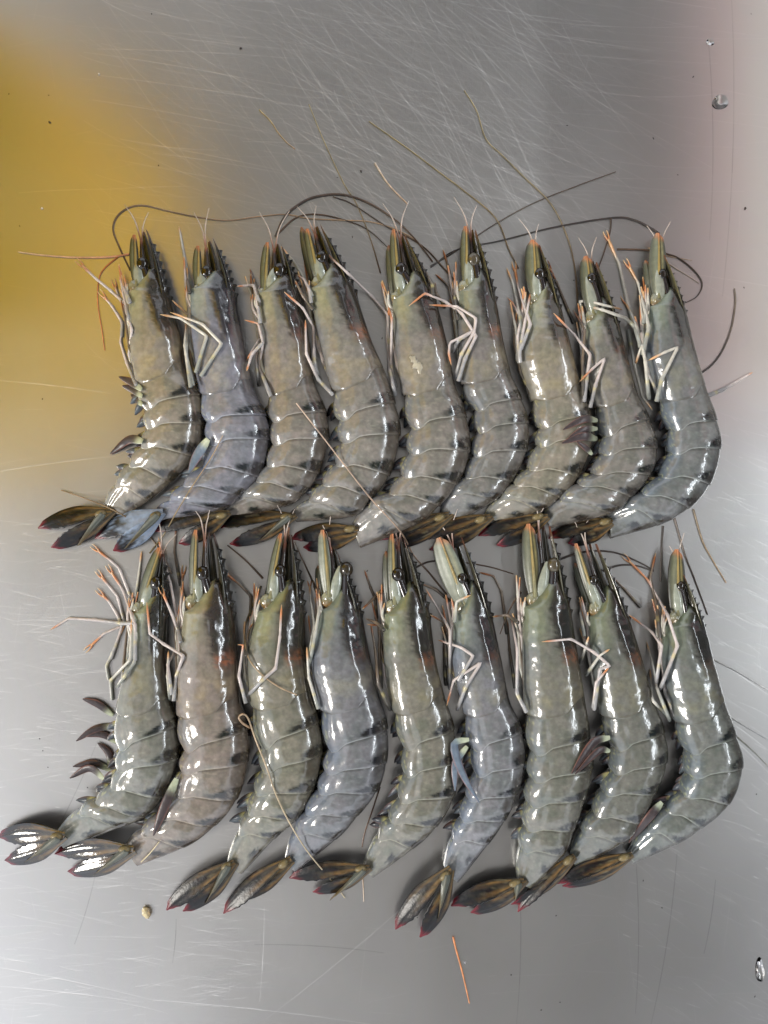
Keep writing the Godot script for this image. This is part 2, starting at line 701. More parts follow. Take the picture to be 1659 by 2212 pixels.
func shell_colour(t: float, u: float, cs: float, p: Vector3, seg: int) -> Color:
	var q := p * 1000.0
	var m := n1.get_noise_3d(q.x * 0.10, q.y * 0.10, q.z * 0.10 + pr.sd)
	var f := n2.get_noise_3d(q.x * 0.45, q.y * 0.45, q.z * 0.45 + pr.sd)
	var flank := c8(124, 120, 116)
	var olive := c8(107, 108, 102)
	var brown := c8(92, 82, 74)
	var blue := c8(116, 124, 136)
	var c := flank.lerp(olive, clampf(0.4 + m * 1.2, 0, 1))
	c = c.lerp(brown, clampf((cs - 0.5) * 0.8 + m * 0.7 + f * 0.15, 0.0, 0.7))
	c = c.lerp(blue, clampf((-cs - 0.5) * 1.3 + m * 0.5, 0.0, 0.55))
	if seg >= 1:
		# the dark bars across the back
		var bar_w := 0.36 if seg <= 4 else 0.3
		var u0 := lerpf(0.82, 0.60, smoothstep(0.0, 0.8, cs))
		var bu := smoothstep(u0 - 0.04, u0 + 0.05, u + f * 0.04) * (1.0 - smoothstep(0.92, 0.97, u + f * 0.03))
		var bc := smoothstep(-0.02 + (0.2 if seg == 2 else 0.0), 0.34 + (0.2 if seg == 2 else 0.0), cs + m * 0.25)
		if seg == 6:
			bu = smoothstep(0.3, 0.4, u + f * 0.1) * (1.0 - smoothstep(0.5, 0.62, u + f * 0.1))
			bc = smoothstep(0.2, 0.35, cs + m * 0.3) * (1.0 - smoothstep(0.85, 0.95, cs))
		c = c.lerp(c8(18, 22, 22), clampf(bu * bc * (0.72 + bar_w + f * 0.3), 0, 0.97))
		# pale free edge of the plate
		var edge := smoothstep(0.955, 0.985, u) * 0.5 * smoothstep(0.9, 0.0, cs)
		c = c.lerp(c8(176, 174, 160), clampf(edge + f * 0.2 * edge, 0, 1))
		c = c.lerp(c8(60, 52, 46), 0.25 * exp(-pow((cs - 0.66 + m * 0.1) / 0.08, 2)))
		c = c.lerp(c8(72, 62, 54), 0.5 * smoothstep(0.5, 0.85, cs + m * 0.4 + f * 0.15))
		var seam := smoothstep(0.10, 0.05, u)
		c = c.lerp(c8(70, 66, 58), seam * 0.5)
		if seg == 4 or seg == 5 or seg == 3:
			c = c.lerp(c8(62, 44, 30), 0.85 * exp(-pow((u - 0.95) / 0.035, 2) - pow((cs - 0.02) / 0.05, 2)))
		c = c.lerp(c8(158, 156, 146), clampf(f * 1.6 - 0.55, 0, 0.3))
		if cs < -0.8:
			c = c.lerp(c8(186, 184, 140), clampf((f - 0.25) * 2.5, 0, 0.5))
	else:
		# head shield: dark over the brow, a rusty patch behind it, a pale cheek
		var line := -0.08 + 0.55 * u
		var brow := smoothstep(line - 0.06, line + 0.14, cs + f * 0.12) * (1.0 - smoothstep(0.38, 0.6, u + m * 0.2))
		c = c.lerp(c8(36, 33, 30), brow * 0.92)
		c = c.lerp(c8(64, 53, 44), 0.72 * smoothstep(0.38, 0.72, cs + m * 0.35 + f * 0.12) * smoothstep(0.3, 0.5, u))
		c = c.lerp(c8(50, 46, 40), 0.8 * smoothstep(-0.01, -0.09, u + f * 0.02))
		var patch := exp(-pow((u - 0.47 + (cs - 0.5) * 0.05) / 0.07, 2)) * smoothstep(0.2, 0.45, cs) * smoothstep(1.0, 0.75, cs)
		c = c.lerp(c8(152, 92, 62), clampf(patch * (0.5 + f) * pr.tint_shade.a, 0, 0.7))
		var cheek := (1.0 - smoothstep(0.1, 0.5, u)) * smoothstep(0.1, -0.5, cs)
		c = c.lerp(c8(140, 146, 118), cheek * 0.6)
		c = c.lerp(c8(160, 150, 128), clampf(exp(-pow((u - 0.8) / 0.2, 2)) * (0.25 + m) * 0.8, 0, 0.5))
		var edge2 := smoothstep(0.975, 0.99, u)
		c = c.lerp(c8(96, 88, 76), edge2 * 0.6)
	return c * Color(pr.tint_shade.r, pr.tint_shade.g, pr.tint_shade.b)


func carapace() -> ArrayMesh:
	var rows := 84
	var cols := 52
	var v := PackedVector3Array()
	var c := PackedColorArray()
	for i in rows:
		var u := lerpf(-0.25, 1.0, float(i) / (rows - 1))
		for j in cols:
			var ph := TAU * j / cols
			var cs := cos(ph)
			var t := u * 2.0
			if u > 0.7:
				t += (u - 0.7) / 0.3 * (0.12 - 0.26 * smoothstep(0.15, 0.75, cs) - 0.12 * smoothstep(-0.5, -1.0, cs))
			var f := 1.0
			var fv := 1.0
			if u < 0.0:
				f = sqrt(maxf(0.02, 1.0 - pow(u / -0.252, 4.0)))
				fv = f
			if u > 0.985:
				f = 0.985
				fv = 0.97
			var p := ring_point(t, ph, f, fv)
			# grooves and low swellings of the shield
			var line := -0.05 + 0.5 * u
			var g := -0.00055 * exp(-pow((cs - line) / 0.07, 2)) * smoothstep(0.0, 0.08, u) * (1.0 - smoothstep(0.4, 0.6, u))
			g += 0.0005 * exp(-pow((cs - line - 0.22) / 0.12, 2)) * smoothstep(0.0, 0.1, u) * (1.0 - smoothstep(0.5, 0.8, u))
			g -= 0.0004 * exp(-pow((cs + 0.72) / 0.06, 2)) * smoothstep(0.2, 0.4, u)
			var q := p * 1000.0
			g += 0.00042 * n1.get_noise_3d(q.x * 0.16, q.y * 0.16, q.z * 0.16 + pr.sd)
			g += 0.00007 * n2.get_noise_3d(q.x * 0.6, q.y * 0.6, q.z * 0.6 + pr.sd)
			if sin(ph) > 0:
				p.y += g
			v.append(p)
			c.append(shell_colour(t, u, cs, p, 0))
			if p.y > 0.004:
				hput(p)
	return grid(v, c, rows, cols)


func segment(k: int) -> ArrayMesh:
	var rows := 24
	var cols := 64
	var v := PackedVector3Array()
	var c := PackedColorArray()
	for i in rows:
		var u := lerpf(-0.16, 1.0, float(i) / (rows - 2)) if i < rows - 1 else 1.0
		for j in cols:
			var ph := TAU * j / cols
			var cs := cos(ph)
			# the side plates reach back in rounded lobes
			var lobe := 0.20 * smoothstep(-0.25, -0.7, cs) * (1.0 - 0.9 * smoothstep(-0.8, -1.0, cs)) - 0.06 * (1.0 - absf(cs)) + 0.05
			if k == 6:
				lobe = 0.03
			var t := 1.0 + k + u * (1.0 + (lobe if u > 0.0 else 0.0)) - (0.12 if k == 1 and u < 0 and cs > 0 else 0.0)
			var open := smoothstep(-0.1, 0.9, u)
			var f := lerpf(0.995, 1.035, open)
			var fv := f * (0.90 + 0.15 * sin(PI * clampf(u * 0.92, 0, 1)))
			if i == rows - 1:
				f *= 0.93
				fv *= 0.93
			var p := ring_point(t, ph, f, fv)
			var q := p * 1000.0
			if sin(ph) > 0:
				var g := 0.00024 * n1.get_noise_3d(q.x * 0.2, q.y * 0.2, q.z * 0.2 + pr.sd) + 0.00005 * n2.get_noise_3d(q.x * 0.7, q.y * 0.7, q.z * 0.7)
				g -= 0.0006 * exp(-pow((cs + 0.42) / 0.09, 2)) * sin(PI * clampf(u, 0, 1))
				p.y += g
			v.append(p)
			c.append(shell_colour(t, u, cs, p, k))
			if p.y > 0.004 and u < 0.95:
				hput(p)
	return grid(v, c, rows, cols)


func seg_path(a: Vector3, b: Vector3, n: int, sag := 0.0, sway := 0.0) -> PackedVector3Array:
	var o := PackedVector3Array()
	var s := (b - a).cross(Vector3.UP)
	for i in n:
		var t := float(i) / (n - 1)
		o.append(a.lerp(b, t) + Vector3.UP * sag * 4.0 * t * (1 - t) + s * sway * 4.0 * t * (1 - t))
	return o


func limb_colour(u: float, style: int, jit: float) -> Color:
	var tip := c8(198, 130, 84)
	var mid := c8(196, 184, 178)
	var base := c8(156, 154, 152)
	if style == 1:      # dull brown limb, pale at no place
		tip = c8(140, 84, 44)
		mid = c8(112, 98, 84)
		base = c8(80, 76, 70)
	elif style == 2:    # pale greenish limb
		tip = c8(208, 160, 112)
		mid = c8(194, 190, 178)
		base = c8(148, 150, 142)
	var c := base.lerp(mid, smoothstep(0.15, 0.45, u + jit * 0.1))
	c = c.lerp(tip, smoothstep(0.8, 0.93, u + jit * 0.07))
	c = c.lerp(c8(214, 196, 150), smoothstep(0.955, 1.0, u) * 0.6)
	c = c.lerp(c8(206, 190, 120), 0.6 * exp(-pow((u - 0.2 - jit * 0.05) / 0.02, 2)))
	return c


func leg(a: Array, style := 0, claw := false, thick := 1.0) -> void:
	var line := rounded(a)
	var r0 := 4.0 * K * thick
	var p := drape(line, r0 * 0.8, 1.0)
	var jit := rng.randf_range(-1, 1)
	var marks := []
	var tot := 0.0
	for i in a.size() - 1:
		tot += (a[i + 1] - a[i]).length()
	var run := 0.0
	for i in a.size() - 2:
		run += (a[i + 1] - a[i]).length()
		marks.append(run / tot)
	var rad := func(u: float) -> float:
		var r := r0 * lerpf(1.05, 0.5, u)
		for q in marks:
			r *= 1.0 + 0.3 * exp(-pow((u - q) / 0.018, 2)) - 0.12 * exp(-pow((u - q - 0.03) / 0.02, 2))
		if not claw:
			r *= 1.0 - 0.75 * smoothstep(0.93, 1.0, u)
		else:
			r *= 1.0 + 0.35 * exp(-pow((u - 0.94) / 0.05, 2))
		return r
	var col := func(u: float) -> Color: return limb_colour(u, style, jit)
	var o := put("leg", tube(p, rad, col), mat.limb, pr.root)
	if claw:
		var e := p[p.size() - 1]
		var dir := (e - p[p.size() - 4]).normalized()
		var side := dir.cross(Vector3.UP).normalized()
		for s in [-1.0, 1.0]:
			var q := PackedVector3Array()
			for i in 6:
				var t := i / 5.0
				q.append(e - dir * 2.0 * K + dir * t * 21.0 * K + side * s * (1.5 + 2.6 * sin(PI * t * 0.7)) * K)
			var tip := func(u: float) -> Color: return c8(198, 130, 84).lerp(c8(226, 200, 150), u * u) if style != 1 else c8(140, 84, 44)
			var cl := MeshInstance3D.new()
			cl.name = numbered("claw", o)
			cl.mesh = tube(q, func(u: float) -> float: return r0 * lerpf(0.5, 0.16, u), tip, 6)
			cl.material_override = mat.limb
			o.add_child(cl, true)


func whisker(a: Array, r: float, col0: Color, col1: Color, lie := 1.0, parent: Node = null, called := "antenna") -> MeshInstance3D:
	var n := 0.0
	for i in a.size() - 1:
		n += (a[i + 1] - a[i]).length()
	var line := spline(a, maxi(8, int(n / 7.0)))
	var p := drape(line, r * K, lie)
	var par: Node = pr.root if parent == null else parent
	var jit := rng.randf() * 20.0
	return put(called, tube(p, func(u: float) -> float: return r * K * lerpf(1.0, 0.55, u), func(u: float) -> Color: return col0.lerp(col1, u) * (1.0 + 0.22 * sin(u * 47.0 + jit) * sin(u * 19.0)), 7), mat.whisker, par)


func swimmeret(a: Array, w: float, col: Color) -> void:
	var line := spline(a, 12)
	var p := drape(line, 0.0006, 1.0)
	for i in p.size():
		p[i].y += 0.0004
	var pale := c8(170, 176, 150)
	var f := func(u: float, x: float) -> Color:
		return pale.lerp(col, smoothstep(0.12, 0.3, u)).lerp(c8(150, 96, 80), 0.6 * smoothstep(0.75, 1.0, absf(x)) * smoothstep(0.3, 0.6, u))
	var h := func(u: float, _x: float) -> float:
		return w * K * pow(sin(PI * clampf(0.12 + u * 0.86, 0, 1)), 0.7)
	put("swimmeret", blade(p, h, 0.0007, rng.randf_range(-0.3, 0.3), f, 0.15, 14), mat.tail_shell, pr.root)


func tail(base: Vector2, tips: Array, tel: Vector2, wid: float, lift := 0.0, drop := 0.0) -> void:
	var by := 0.0085 + lift + drop
	var bw := pt(base, by)
	var seedv := pr.sd
	var fan := pr.fan
	var k := 0
	for tp in tips:
		var tw := pt(tp, 0.0026 + lift * 0.7 + k * 0.0002)
		var root2: Vector2 = base.lerp(pr.L[8].lerp(pr.R[8], 0.3 + 0.35 * k), 0.6)
		var b2 := pt(root2 + (root2 - tp).normalized() * 9.0, by - 0.0012 * k)
		var n := 26
		var path := seg_path(b2, tw, n, 0.0010, (0.06 if k == 0 else -0.06) * (1.0 if tips.size() > 1 else 0.0))
		var hw := wid * 0.98
		var h := func(u: float, x: float) -> float:
			var w := lerpf(0.34, 1.0, smoothstep(0.0, 0.5, u)) * (1.0 - 0.25 * smoothstep(0.6, 1.0, u))
			# outer edge runs straight to a corner, inner edge rounds off and is a little ragged
			if x * (1.0 if k == 0 else -1.0) < 0.0:
				w *= sqrt(maxf(0.004, 1.0 - pow(smoothstep(0.62, 1.0, u), 2.0)))
				w *= 1.0 + 0.07 * sin(u * 60.0 + seedv) * smoothstep(0.4, 0.7, u)
			else:
				w *= 0.75 * (1.0 - 0.8 * smoothstep(0.9, 1.0, u)) * (0.8 + 0.2 * sin(PI * u))
			return hw * K * w
		var f := func(u: float, x: float) -> Color:
			var nn := n2.get_noise_3d(u * 5.0, x * 3.0, seedv + k * 7.0)
			var c := c8(76, 68, 54).lerp(c8(128, 142, 160), fan).lerp(c8(20, 17, 17), smoothstep(0.0 + fan * 0.45, 0.45 + fan * 0.35, u + nn * 0.3))
			c = c.lerp(c8(128, 98, 56), 0.75 * (1.0 - 0.7 * fan) * exp(-pow((absf(x) - 0.55 + nn * 0.2) / 0.16, 2)) * (1.0 - smoothstep(0.25, 0.75, u + nn * 0.2)))
			c = c.lerp(c8(120, 112, 86), clampf(nn * 1.2 - 0.25, 0, 0.4) * (1.0 - smoothstep(0.4, 0.8, u)))
			var rim := smoothstep(0.88, 1.0, u + 0.07 * absf(x) + nn * 0.06)
			return c.lerp(c8(112, 26, 38), rim * 0.85)
		put("tail_fan", blade(path, h, 0.0010, (rng.randf_range(-0.3, 0.3) + (0.3 if k == 0 else -0.25)) * (0.15 if drop > 0.0 else 1.0), f, 0.03, 28, 0.8 if drop > 0.0 else 0.35), mat.wet_fan if drop > 0.0 else mat.tail_shell, pr.root)
		k += 1
	if tel.x > 0.0:
		var path2 := seg_path(bw + Vector3(0, 0.001, 0), pt(tel, 0.003 + lift), 18, 0.0008, 0.0)
		var ft := func(u: float, x: float) -> Color:
			return c8(92, 96, 88).lerp(c8(112, 92, 54), smoothstep(0.3, 0.9, u)).lerp(c8(150, 146, 126), 0.5 * exp(-x * x * 20.0))
		put("telson", blade(path2, func(u: float, _x: float) -> float: return wid * 0.42 * K * (1.0 - 0.93 * u) * smoothstep(-0.3, 0.15, u), 0.0026, 0.1, ft, 0.3, 16), mat.tail_shell, pr.root)
	var first: Vector2 = tips[0]
	var kd := base + (first - base).normalized() * 7.0
	var ang := -(first - base).angle()
	put("tail_joint", blob(pt(kd, by + 0.0005), Vector3(13, 8, 8) * K, ang, func(q: Vector3) -> Color: return c8(92, 84, 64).lerp(c8(124, 108, 74), clampf(q.y, 0, 1))), mat.tail_shell, pr.root)


func head(d: Dictionary) -> void:
	var c0l: Vector2 = pr.L[0]
	var c0r: Vector2 = pr.R[0]
	var w := (c0r - c0l).length()
	var top := 0.5 * w * K * 0.8
	# rostrum: the toothed beak, a keel that grows out of the back of the shield
	var tip := mp(d.beak[0], d.beak[1])
	var back := cr(pr.R, 0.75).lerp(cr(pr.L, 0.75), 0.14)
	var rr := spline([back, c0r.lerp(c0l, 0.14), c0r.lerp(tip, 0.5).lerp(c0l.lerp(tip, 0.5), 0.07), tip], 60)
	var p := PackedVector3Array()
	for i in rr.size():
		var u := float(i) / (rr.size() - 1)
		p.append(pt(rr[i], top * lerpf(1.12, 1.0, u)))
	var teeth := 7.0
	var hb := func(u: float, x: float) -> float:
		var hw := w * 0.185 * smoothstep(-0.2, 0.3, u) * pow(1.0 - u * 0.99, 0.9)
		if x > 0.3 and u > 0.22 and u < 0.86:
			var ph := fmod((u - 0.22) / 0.64 * teeth, 1.0)
			hw += 8.0 * pow(ph, 2.5) * (1.0 if x > 0.6 else 0.3)
		return hw * K
	var cb := func(u: float, x: float) -> Color:
		var c := c8(58, 54, 46).lerp(c8(36, 36, 34), clampf(x + 0.3, 0, 1))
		c = c.lerp(c8(104, 104, 74), 0.6 * exp(-pow((x + 0.1) / 0.15, 2)))
		return c.lerp(c8(120, 70, 54), smoothstep(0.86, 1.0, u) * 0.7)
	# blade's +x side is to the right of the direction of travel, which is the back of the prawn
	put("beak", blade(p, hb, 0.0046, 0.0, cb, 0.1, 24), mat.shell, pr.root)
	# antennal scale(s)
	var knob := mp(d.knob[0], d.knob[1])
	var si := 0
	for s in d.scales:
		var st := mp(s[0], s[1])
		var from := knob + (st - knob).normalized() * 14.0 + (Vector2(-8, 6) if si > 0 else Vector2.ZERO)
		var sw: float = s[2] if s.size() > 2 else 10.5
		var dark: float = 0.5 if si > 0 else 0.0
		var pale: float = s[3] if s.size() > 3 else 0.0
		var path := seg_path(pt(from, top * (1.15 if si == 0 else 0.75)), pt(st, top * (1.05 if si == 0 else 0.7)), 30, 0.0006, 0.0)
		var fs := func(u: float, x: float) -> Color:
			var c := c8(92, 94, 68).lerp(c8(44, 46, 36), smoothstep(0.1, 0.75, absf(x + 0.2)))
			c = c.lerp(c8(186, 172, 112), 0.8 * exp(-pow((x - 0.5) / 0.1, 2)))
			c = c.lerp(c8(150, 156, 140), 0.4 * exp(-pow((x + 0.1) / 0.15, 2)) + pale * 0.55)
			c = c.lerp(c8(196, 128, 84), smoothstep(0.86, 0.98, u + 0.05 * x) * (0.85 - 0.3 * pale))
			return c.lerp(c8(46, 46, 40), dark)
		var hs := func(u: float, _x: float) -> float:
			return sw * K * pow(sin(PI * clampf(0.13 + u * 0.76, 0, 1)), 0.65) * (1.0 - 0.6 * smoothstep(0.9, 1.0, u))
		put("antennal_scale", blade(path, hs, 0.0014, -0.3, fs, 0.03, 20, 0.35), mat.plate, pr.root)
		if si == 0:
			var sp0 := knob + (st - knob).normalized() * 6.0 + (c0r - c0l).normalized() * 5.0
			var spine := seg_path(pt(sp0, top * 1.4), pt(st + (c0r - c0l).normalized() * 3.0, top * 1.2), 22, 0.0006)
			put("scale_spine", tube(spine, func(u: float) -> float: return K * lerpf(5.5, 1.6, pow(u, 0.6)), func(u: float) -> Color: return c8(122, 118, 84).lerp(c8(148, 128, 74), smoothstep(0.1, 0.5, u)).lerp(c8(190, 124, 84), smoothstep(0.82, 0.97, u)), 8), mat.plate, pr.root)
		si += 1
	# base joint of the antenna
	put("antenna_base", blob(pt(knob, top * 1.22), Vector3(14, 10, 17) * K, 0.0, func(q: Vector3) -> Color: return c8(122, 118, 92).lerp(c8(128, 96, 54), clampf(q.z * 1.2 + 0.1, 0, 0.9)).lerp(c8(150, 152, 132), clampf(-q.z, 0, 0.7)), 18, 22, 0.22), mat.shell, pr.root)
	# antennule stem between beak and scale, with its two short whips
	var fs0: Array = d.scales[0]
	var st0 := mp(fs0[0], fs0[1])
	var an0 := c0l.lerp(c0r, 0.42)
	var an1 := st0.lerp(tip, 0.5).lerp(an0, 0.10)
	var ap := seg_path(pt(an0, top * 0.95), pt(an1, top * 0.9), 18, 0.001, 0.0)
	var stem := put("antennule", tube(ap, func(u: float) -> float: return K * w * lerpf(0.13, 0.035, pow(u, 0.8)), func(u: float) -> Color: return c8(96, 98, 84).lerp(c8(58, 48, 44), smoothstep(0.2, 0.6, u)).lerp(c8(158, 100, 76), smoothstep(0.85, 1.0, u)), 12, 0.8), mat.shell, pr.root)
	var fwd := (an1 - an0).normalized()
	for s in [-1.0, 1.0]:
		var dirv := fwd.rotated(s * rng.randf_range(0.03, 0.3))
		var ln := rng.randf_range(50, 92)
		var wl := [an1 - fwd * 10.0, an1 + dirv * ln * 0.5, an1 + dirv.rotated(s * 0.12) * ln]
		var q := PackedVector3Array()
		for pnt in spline(wl, 12):
			q.append(pt(pnt, top * 0.95))
		for i in q.size():
			var z := q[i]
			q[i] = z.lerp(Vector3(z.x, hget(z) + 0.002, z.z), 0.5 * float(i) / q.size()) if hget(z) > top else z
		var wm := MeshInstance3D.new()
		wm.name = numbered("flagellum", stem)
		wm.mesh = tube(q, func(u: float) -> float: return K * lerpf(2.0, 0.7, u), func(u: float) -> Color: return c8(150, 104, 84).lerp(c8(190, 176, 164), smoothstep(0.1, 0.5, u)), 6)
		wm.material_override = mat.whisker
		stem.add_child(wm, true)
	# mouthparts folded along the cheek, and a dark scale of the far side behind the beak
	var across := (c0r - c0l).normalized()
	for i in 3:
		var m0 := c0l + across * (6.0 + 3.0 * i) - fwd * (30.0 + 22.0 * i)
		var m2 := knob - across * (17.0 + 5.0 * i) + fwd * rng.randf_range(-6, 34)
		var mq := spline([m0, m0.lerp(m2, 0.5) - across * rng.randf_range(3, 9), m2], 16)
		var mp3 := PackedVector3Array()
		for z in mq:
			mp3.append(pt(z, top * (1.25 - 0.22 * i)))
		var mj := rng.randf_range(-1, 1)
		put("mouthpart", tube(mp3, func(u: float) -> float: return K * 4.4 * (1.0 - 0.75 * u * u), func(u: float) -> Color: return limb_colour(0.25 + 0.75 * u, 2 if i != 1 else 0, mj), 8), mat.limb, pr.root)
	var farp := seg_path(pt(c0r.lerp(c0l, 0.35), top * 0.6), pt(st0.lerp(tip, 0.72), top * 0.6), 20, 0.0004)
	put("antennal_scale", blade(farp, func(u: float, _x: float) -> float: return w * 0.085 * K * pow(sin(PI * clampf(0.2 + u * 0.74, 0, 1)), 0.6), 0.0015, 0.2, func(u: float, x: float) -> Color: return c8(54, 50, 40).lerp(c8(84, 78, 50), 0.6 * exp(-x * x * 14.0)).lerp(c8(110, 70, 52), smoothstep(0.9, 1.0, u)), 0.1, 16), mat.shell, pr.root)
	# a pale plate beside the eye, the stalk and the eye
	var eye := mp(d.eye[0], d.eye[1])
	var plate0 := knob.lerp(c0r, 0.16)
	var plate1 := eye.lerp(st0, 0.08) - (c0r - c0l).normalized() * 10.0
	put("eye_plate", blade(seg_path(pt(plate0, top * 1.3), pt(plate1, top * 1.3), 14, 0.0008), func(u: float, _x: float) -> float: return 11.0 * K * pow(sin(PI * clampf(0.15 + u * 0.8, 0, 1)), 0.7), 0.002, 0.0, func(_u: float, _x: float) -> Color: return c8(142, 146, 132), 0.1, 16, 0.2), mat.shell, pr.root)
	var er: float = d.get("er", 11.0) * 1.12 * K
	var ey := top * 1.3
	var clear: float = d.get("clear", 0.0)
	var stalk0 := c0l.lerp(c0r, 0.60)
	put("eye_stalk", tube(seg_path(pt(stalk0, top * 1.3), pt(eye, ey), 12, 0.0006), func(u: float) -> float: return er * lerpf(0.7, 0.62, u), func(_u: float) -> Color: return c8(34, 32, 32), 12), mat.eye_skin, pr.root)
	put("eye", blob(pt(eye, ey + er * 0.25), Vector3(er, er * 0.8, er * 1.15), 0.0, func(q: Vector3) -> Color: return c8(30, 22, 20).lerp(c8(104, 96, 72), clear * clampf(q.y + 0.3, 0, 1)), 16, 22), mat.eye_skin, pr.root)


func prawn(d: Dictionary, row: String) -> void:
	pr = Prawn.new()
	org = Vector2(d.at[0], d.at[1]) / 1.8445
	msc = d.at[2]
	pr.sd = d.sd * 13.7
	pr.tint_shade = d.get("tint_shade", Color(1, 1, 1, 1))
	for i in range(0, d.body.size(), 4):
		pr.L.append(mp(d.body[i], d.body[i + 1]))
		pr.R.append(mp(d.body[i + 2], d.body[i + 3]))
	if true:
		var tb := mp(d.tail[0], d.tail[1])
		pr.R[8] = pr.R[8].lerp(tb * 2.0 - pr.L[8], 0.2 if d.has("keep") else 0.3)
	pr.low = d.get("low", 0.0)
	pr.fan = d.get("fan", 0.0)
	pr.tip = mp(d.beak[0], d.beak[1])
	var root := Node3D.new()
	root.name = numbered("prawn", self)
	add_child(root, true)
	root.position = pt((pr.L[2] + pr.R[2]) * 0.5, 0.0)
	tag(root, d.label, "prawn", row)
	pr.root = root
	d.pr = pr
	put("carapace", carapace(), mat.shell, root)
	for k in range(1, 7):
		put("tail_segment", segment(k), mat.shell, root)
	head(d)
	var tips := []
	for i in range(2, 6, 2):
		tips.append(mp(d.tail[i], d.tail[i + 1]))
	tail(mp(d.tail[0], d.tail[1]), tips, mp(d.tail[6], d.tail[7]) if d.tail.size() > 6 else Vector2(-1, -1), d.get("wid", 20.0), d.get("lift", 0.0), d.get("drop", 0.0))


func limbs(d: Dictionary) -> void:
	pr = d.pr
	org = Vector2(d.at[0], d.at[1]) / 1.8445
	msc = d.at[2]
	for s in d.get("swim", []):
		swimmeret(mps(s.slice(1)), s[0], [c8(66, 58, 58), c8(104, 116, 128), c8(60, 62, 58), c8(178, 176, 128)][int(d.get("swc", 0))])
	# the pale stumps of the swimming legs along the belly
	for k in range(2, 7):
		var a := cr(pr.L, k + 0.35)
		var inward := (cr(pr.R, k + 0.35) - a).normalized()
		var stp := [a + inward * 14.0, a - inward * rng.randf_range(4, 10) + Vector2(0, rng.randf_range(4, 12))]
		var y0 := 0.5 * pr.width(k, self) * K * 0.7
		var q := seg_path(pt(stp[0], y0 * 0.9), pt(stp[1], y0 * 0.8), 8)
		put("swimmeret_stump", tube(q, func(u: float) -> float: return K * (8.0 - 4.0 * u), func(u: float) -> Color: return c8(176, 172, 116).lerp(c8(74, 76, 70), smoothstep(0.4, 0.9, u)), 10), mat.limb, pr.root)
	# legs folded flat against the belly side of the shield, and paired paddles under the tail
	for i in 5:
		var t0 := 1.9 - 0.27 * i
		var e0 := (cr(pr.R, t0) - cr(pr.L, t0)).normalized()
		var up: Vector2 = (pr.L[0] - pr.L[2]).normalized()
		var reach: float = (pr.L[0] - pr.L[2]).length()
		var a0 := cr(pr.L, t0) + e0 * rng.randf_range(6, 14)
		var a1 := cr(pr.L, t0 - 0.45) - e0 * rng.randf_range(-3, 7)
		var a2 := cr(pr.L, maxf(t0 - 1.1, 0.02)) - e0 * rng.randf_range(1, 13)
		var a3: Vector2 = a2 + up * reach * rng.randf_range(0.16, 0.34) + e0 * rng.randf_range(-12, 8)
		var top := pr.width(1.0, self) * 0.5 * K * 0.78
		var line := rounded([a0, a1, a2, a3])
		var q := PackedVector3Array()
		for j in line.size():
			q.append(pt(line[j], top * lerpf(1.25 - 0.14 * i, 0.55, float(j) / line.size())))
		var jit := rng.randf_range(-1, 1)
		var sty: int = [0, 2, 1, 2, 0][(i + int(d.sd)) % 5]
		put("leg", tube(q, func(u: float) -> float: return K * 4.0 * lerpf(1.1, 0.45, u) * (1.0 + 0.25 * exp(-pow((u - 0.33) / 0.03, 2)) + 0.25 * exp(-pow((u - 0.75) / 0.03, 2))), func(u: float) -> Color: return limb_colour(u, sty, jit), 8), mat.limb, pr.root)
	for k in range(1, 6):
		var e1 := (cr(pr.R, k + 1.35) - cr(pr.L, k + 1.35)).normalized()
		var back: Vector2 = (pr.L[mini(k + 2, 8)] - pr.L[k + 1]).normalized()
		for i in 2:
			var b0 := cr(pr.L, k + 1.3 + 0.25 * i) + e1 * 7.0
			var b2: Vector2 = b0 - e1 * rng.randf_range(17, 32) + back * rng.randf_range(8, 26)
			var hgt := pr.width(k + 1.35, self) * 0.5 * K * rng.randf_range(0.55, 0.85)
			var q := seg_path(pt(b0, hgt), pt(b2, hgt * 0.75), 10, 0.0006)
			var dk := rng.randf()
			put("swimmeret", blade(q, func(u: float, _x: float) -> float: return K * 8.5 * pow(sin(PI * clampf(0.15 + u * 0.83, 0, 1)), 0.7), 0.0008, rng.randf_range(-0.5, 0.5), func(u: float, x: float) -> Color: return c8(168, 164, 112).lerp(c8(46, 42, 44).lerp(c8(84, 92, 98), dk), smoothstep(0.2, 0.45, u)).lerp(c8(130, 90, 76), 0.5 * smoothstep(0.7, 1.0, absf(x))), 0.2, 12), mat.tail_shell, pr.root)
	for l in d.legs:
		leg(mps(l.slice(2)), int(l[0]), l[1] == 1, d.get("lt", 1.0))


const SA := 0.36756
const SG := 0.41673


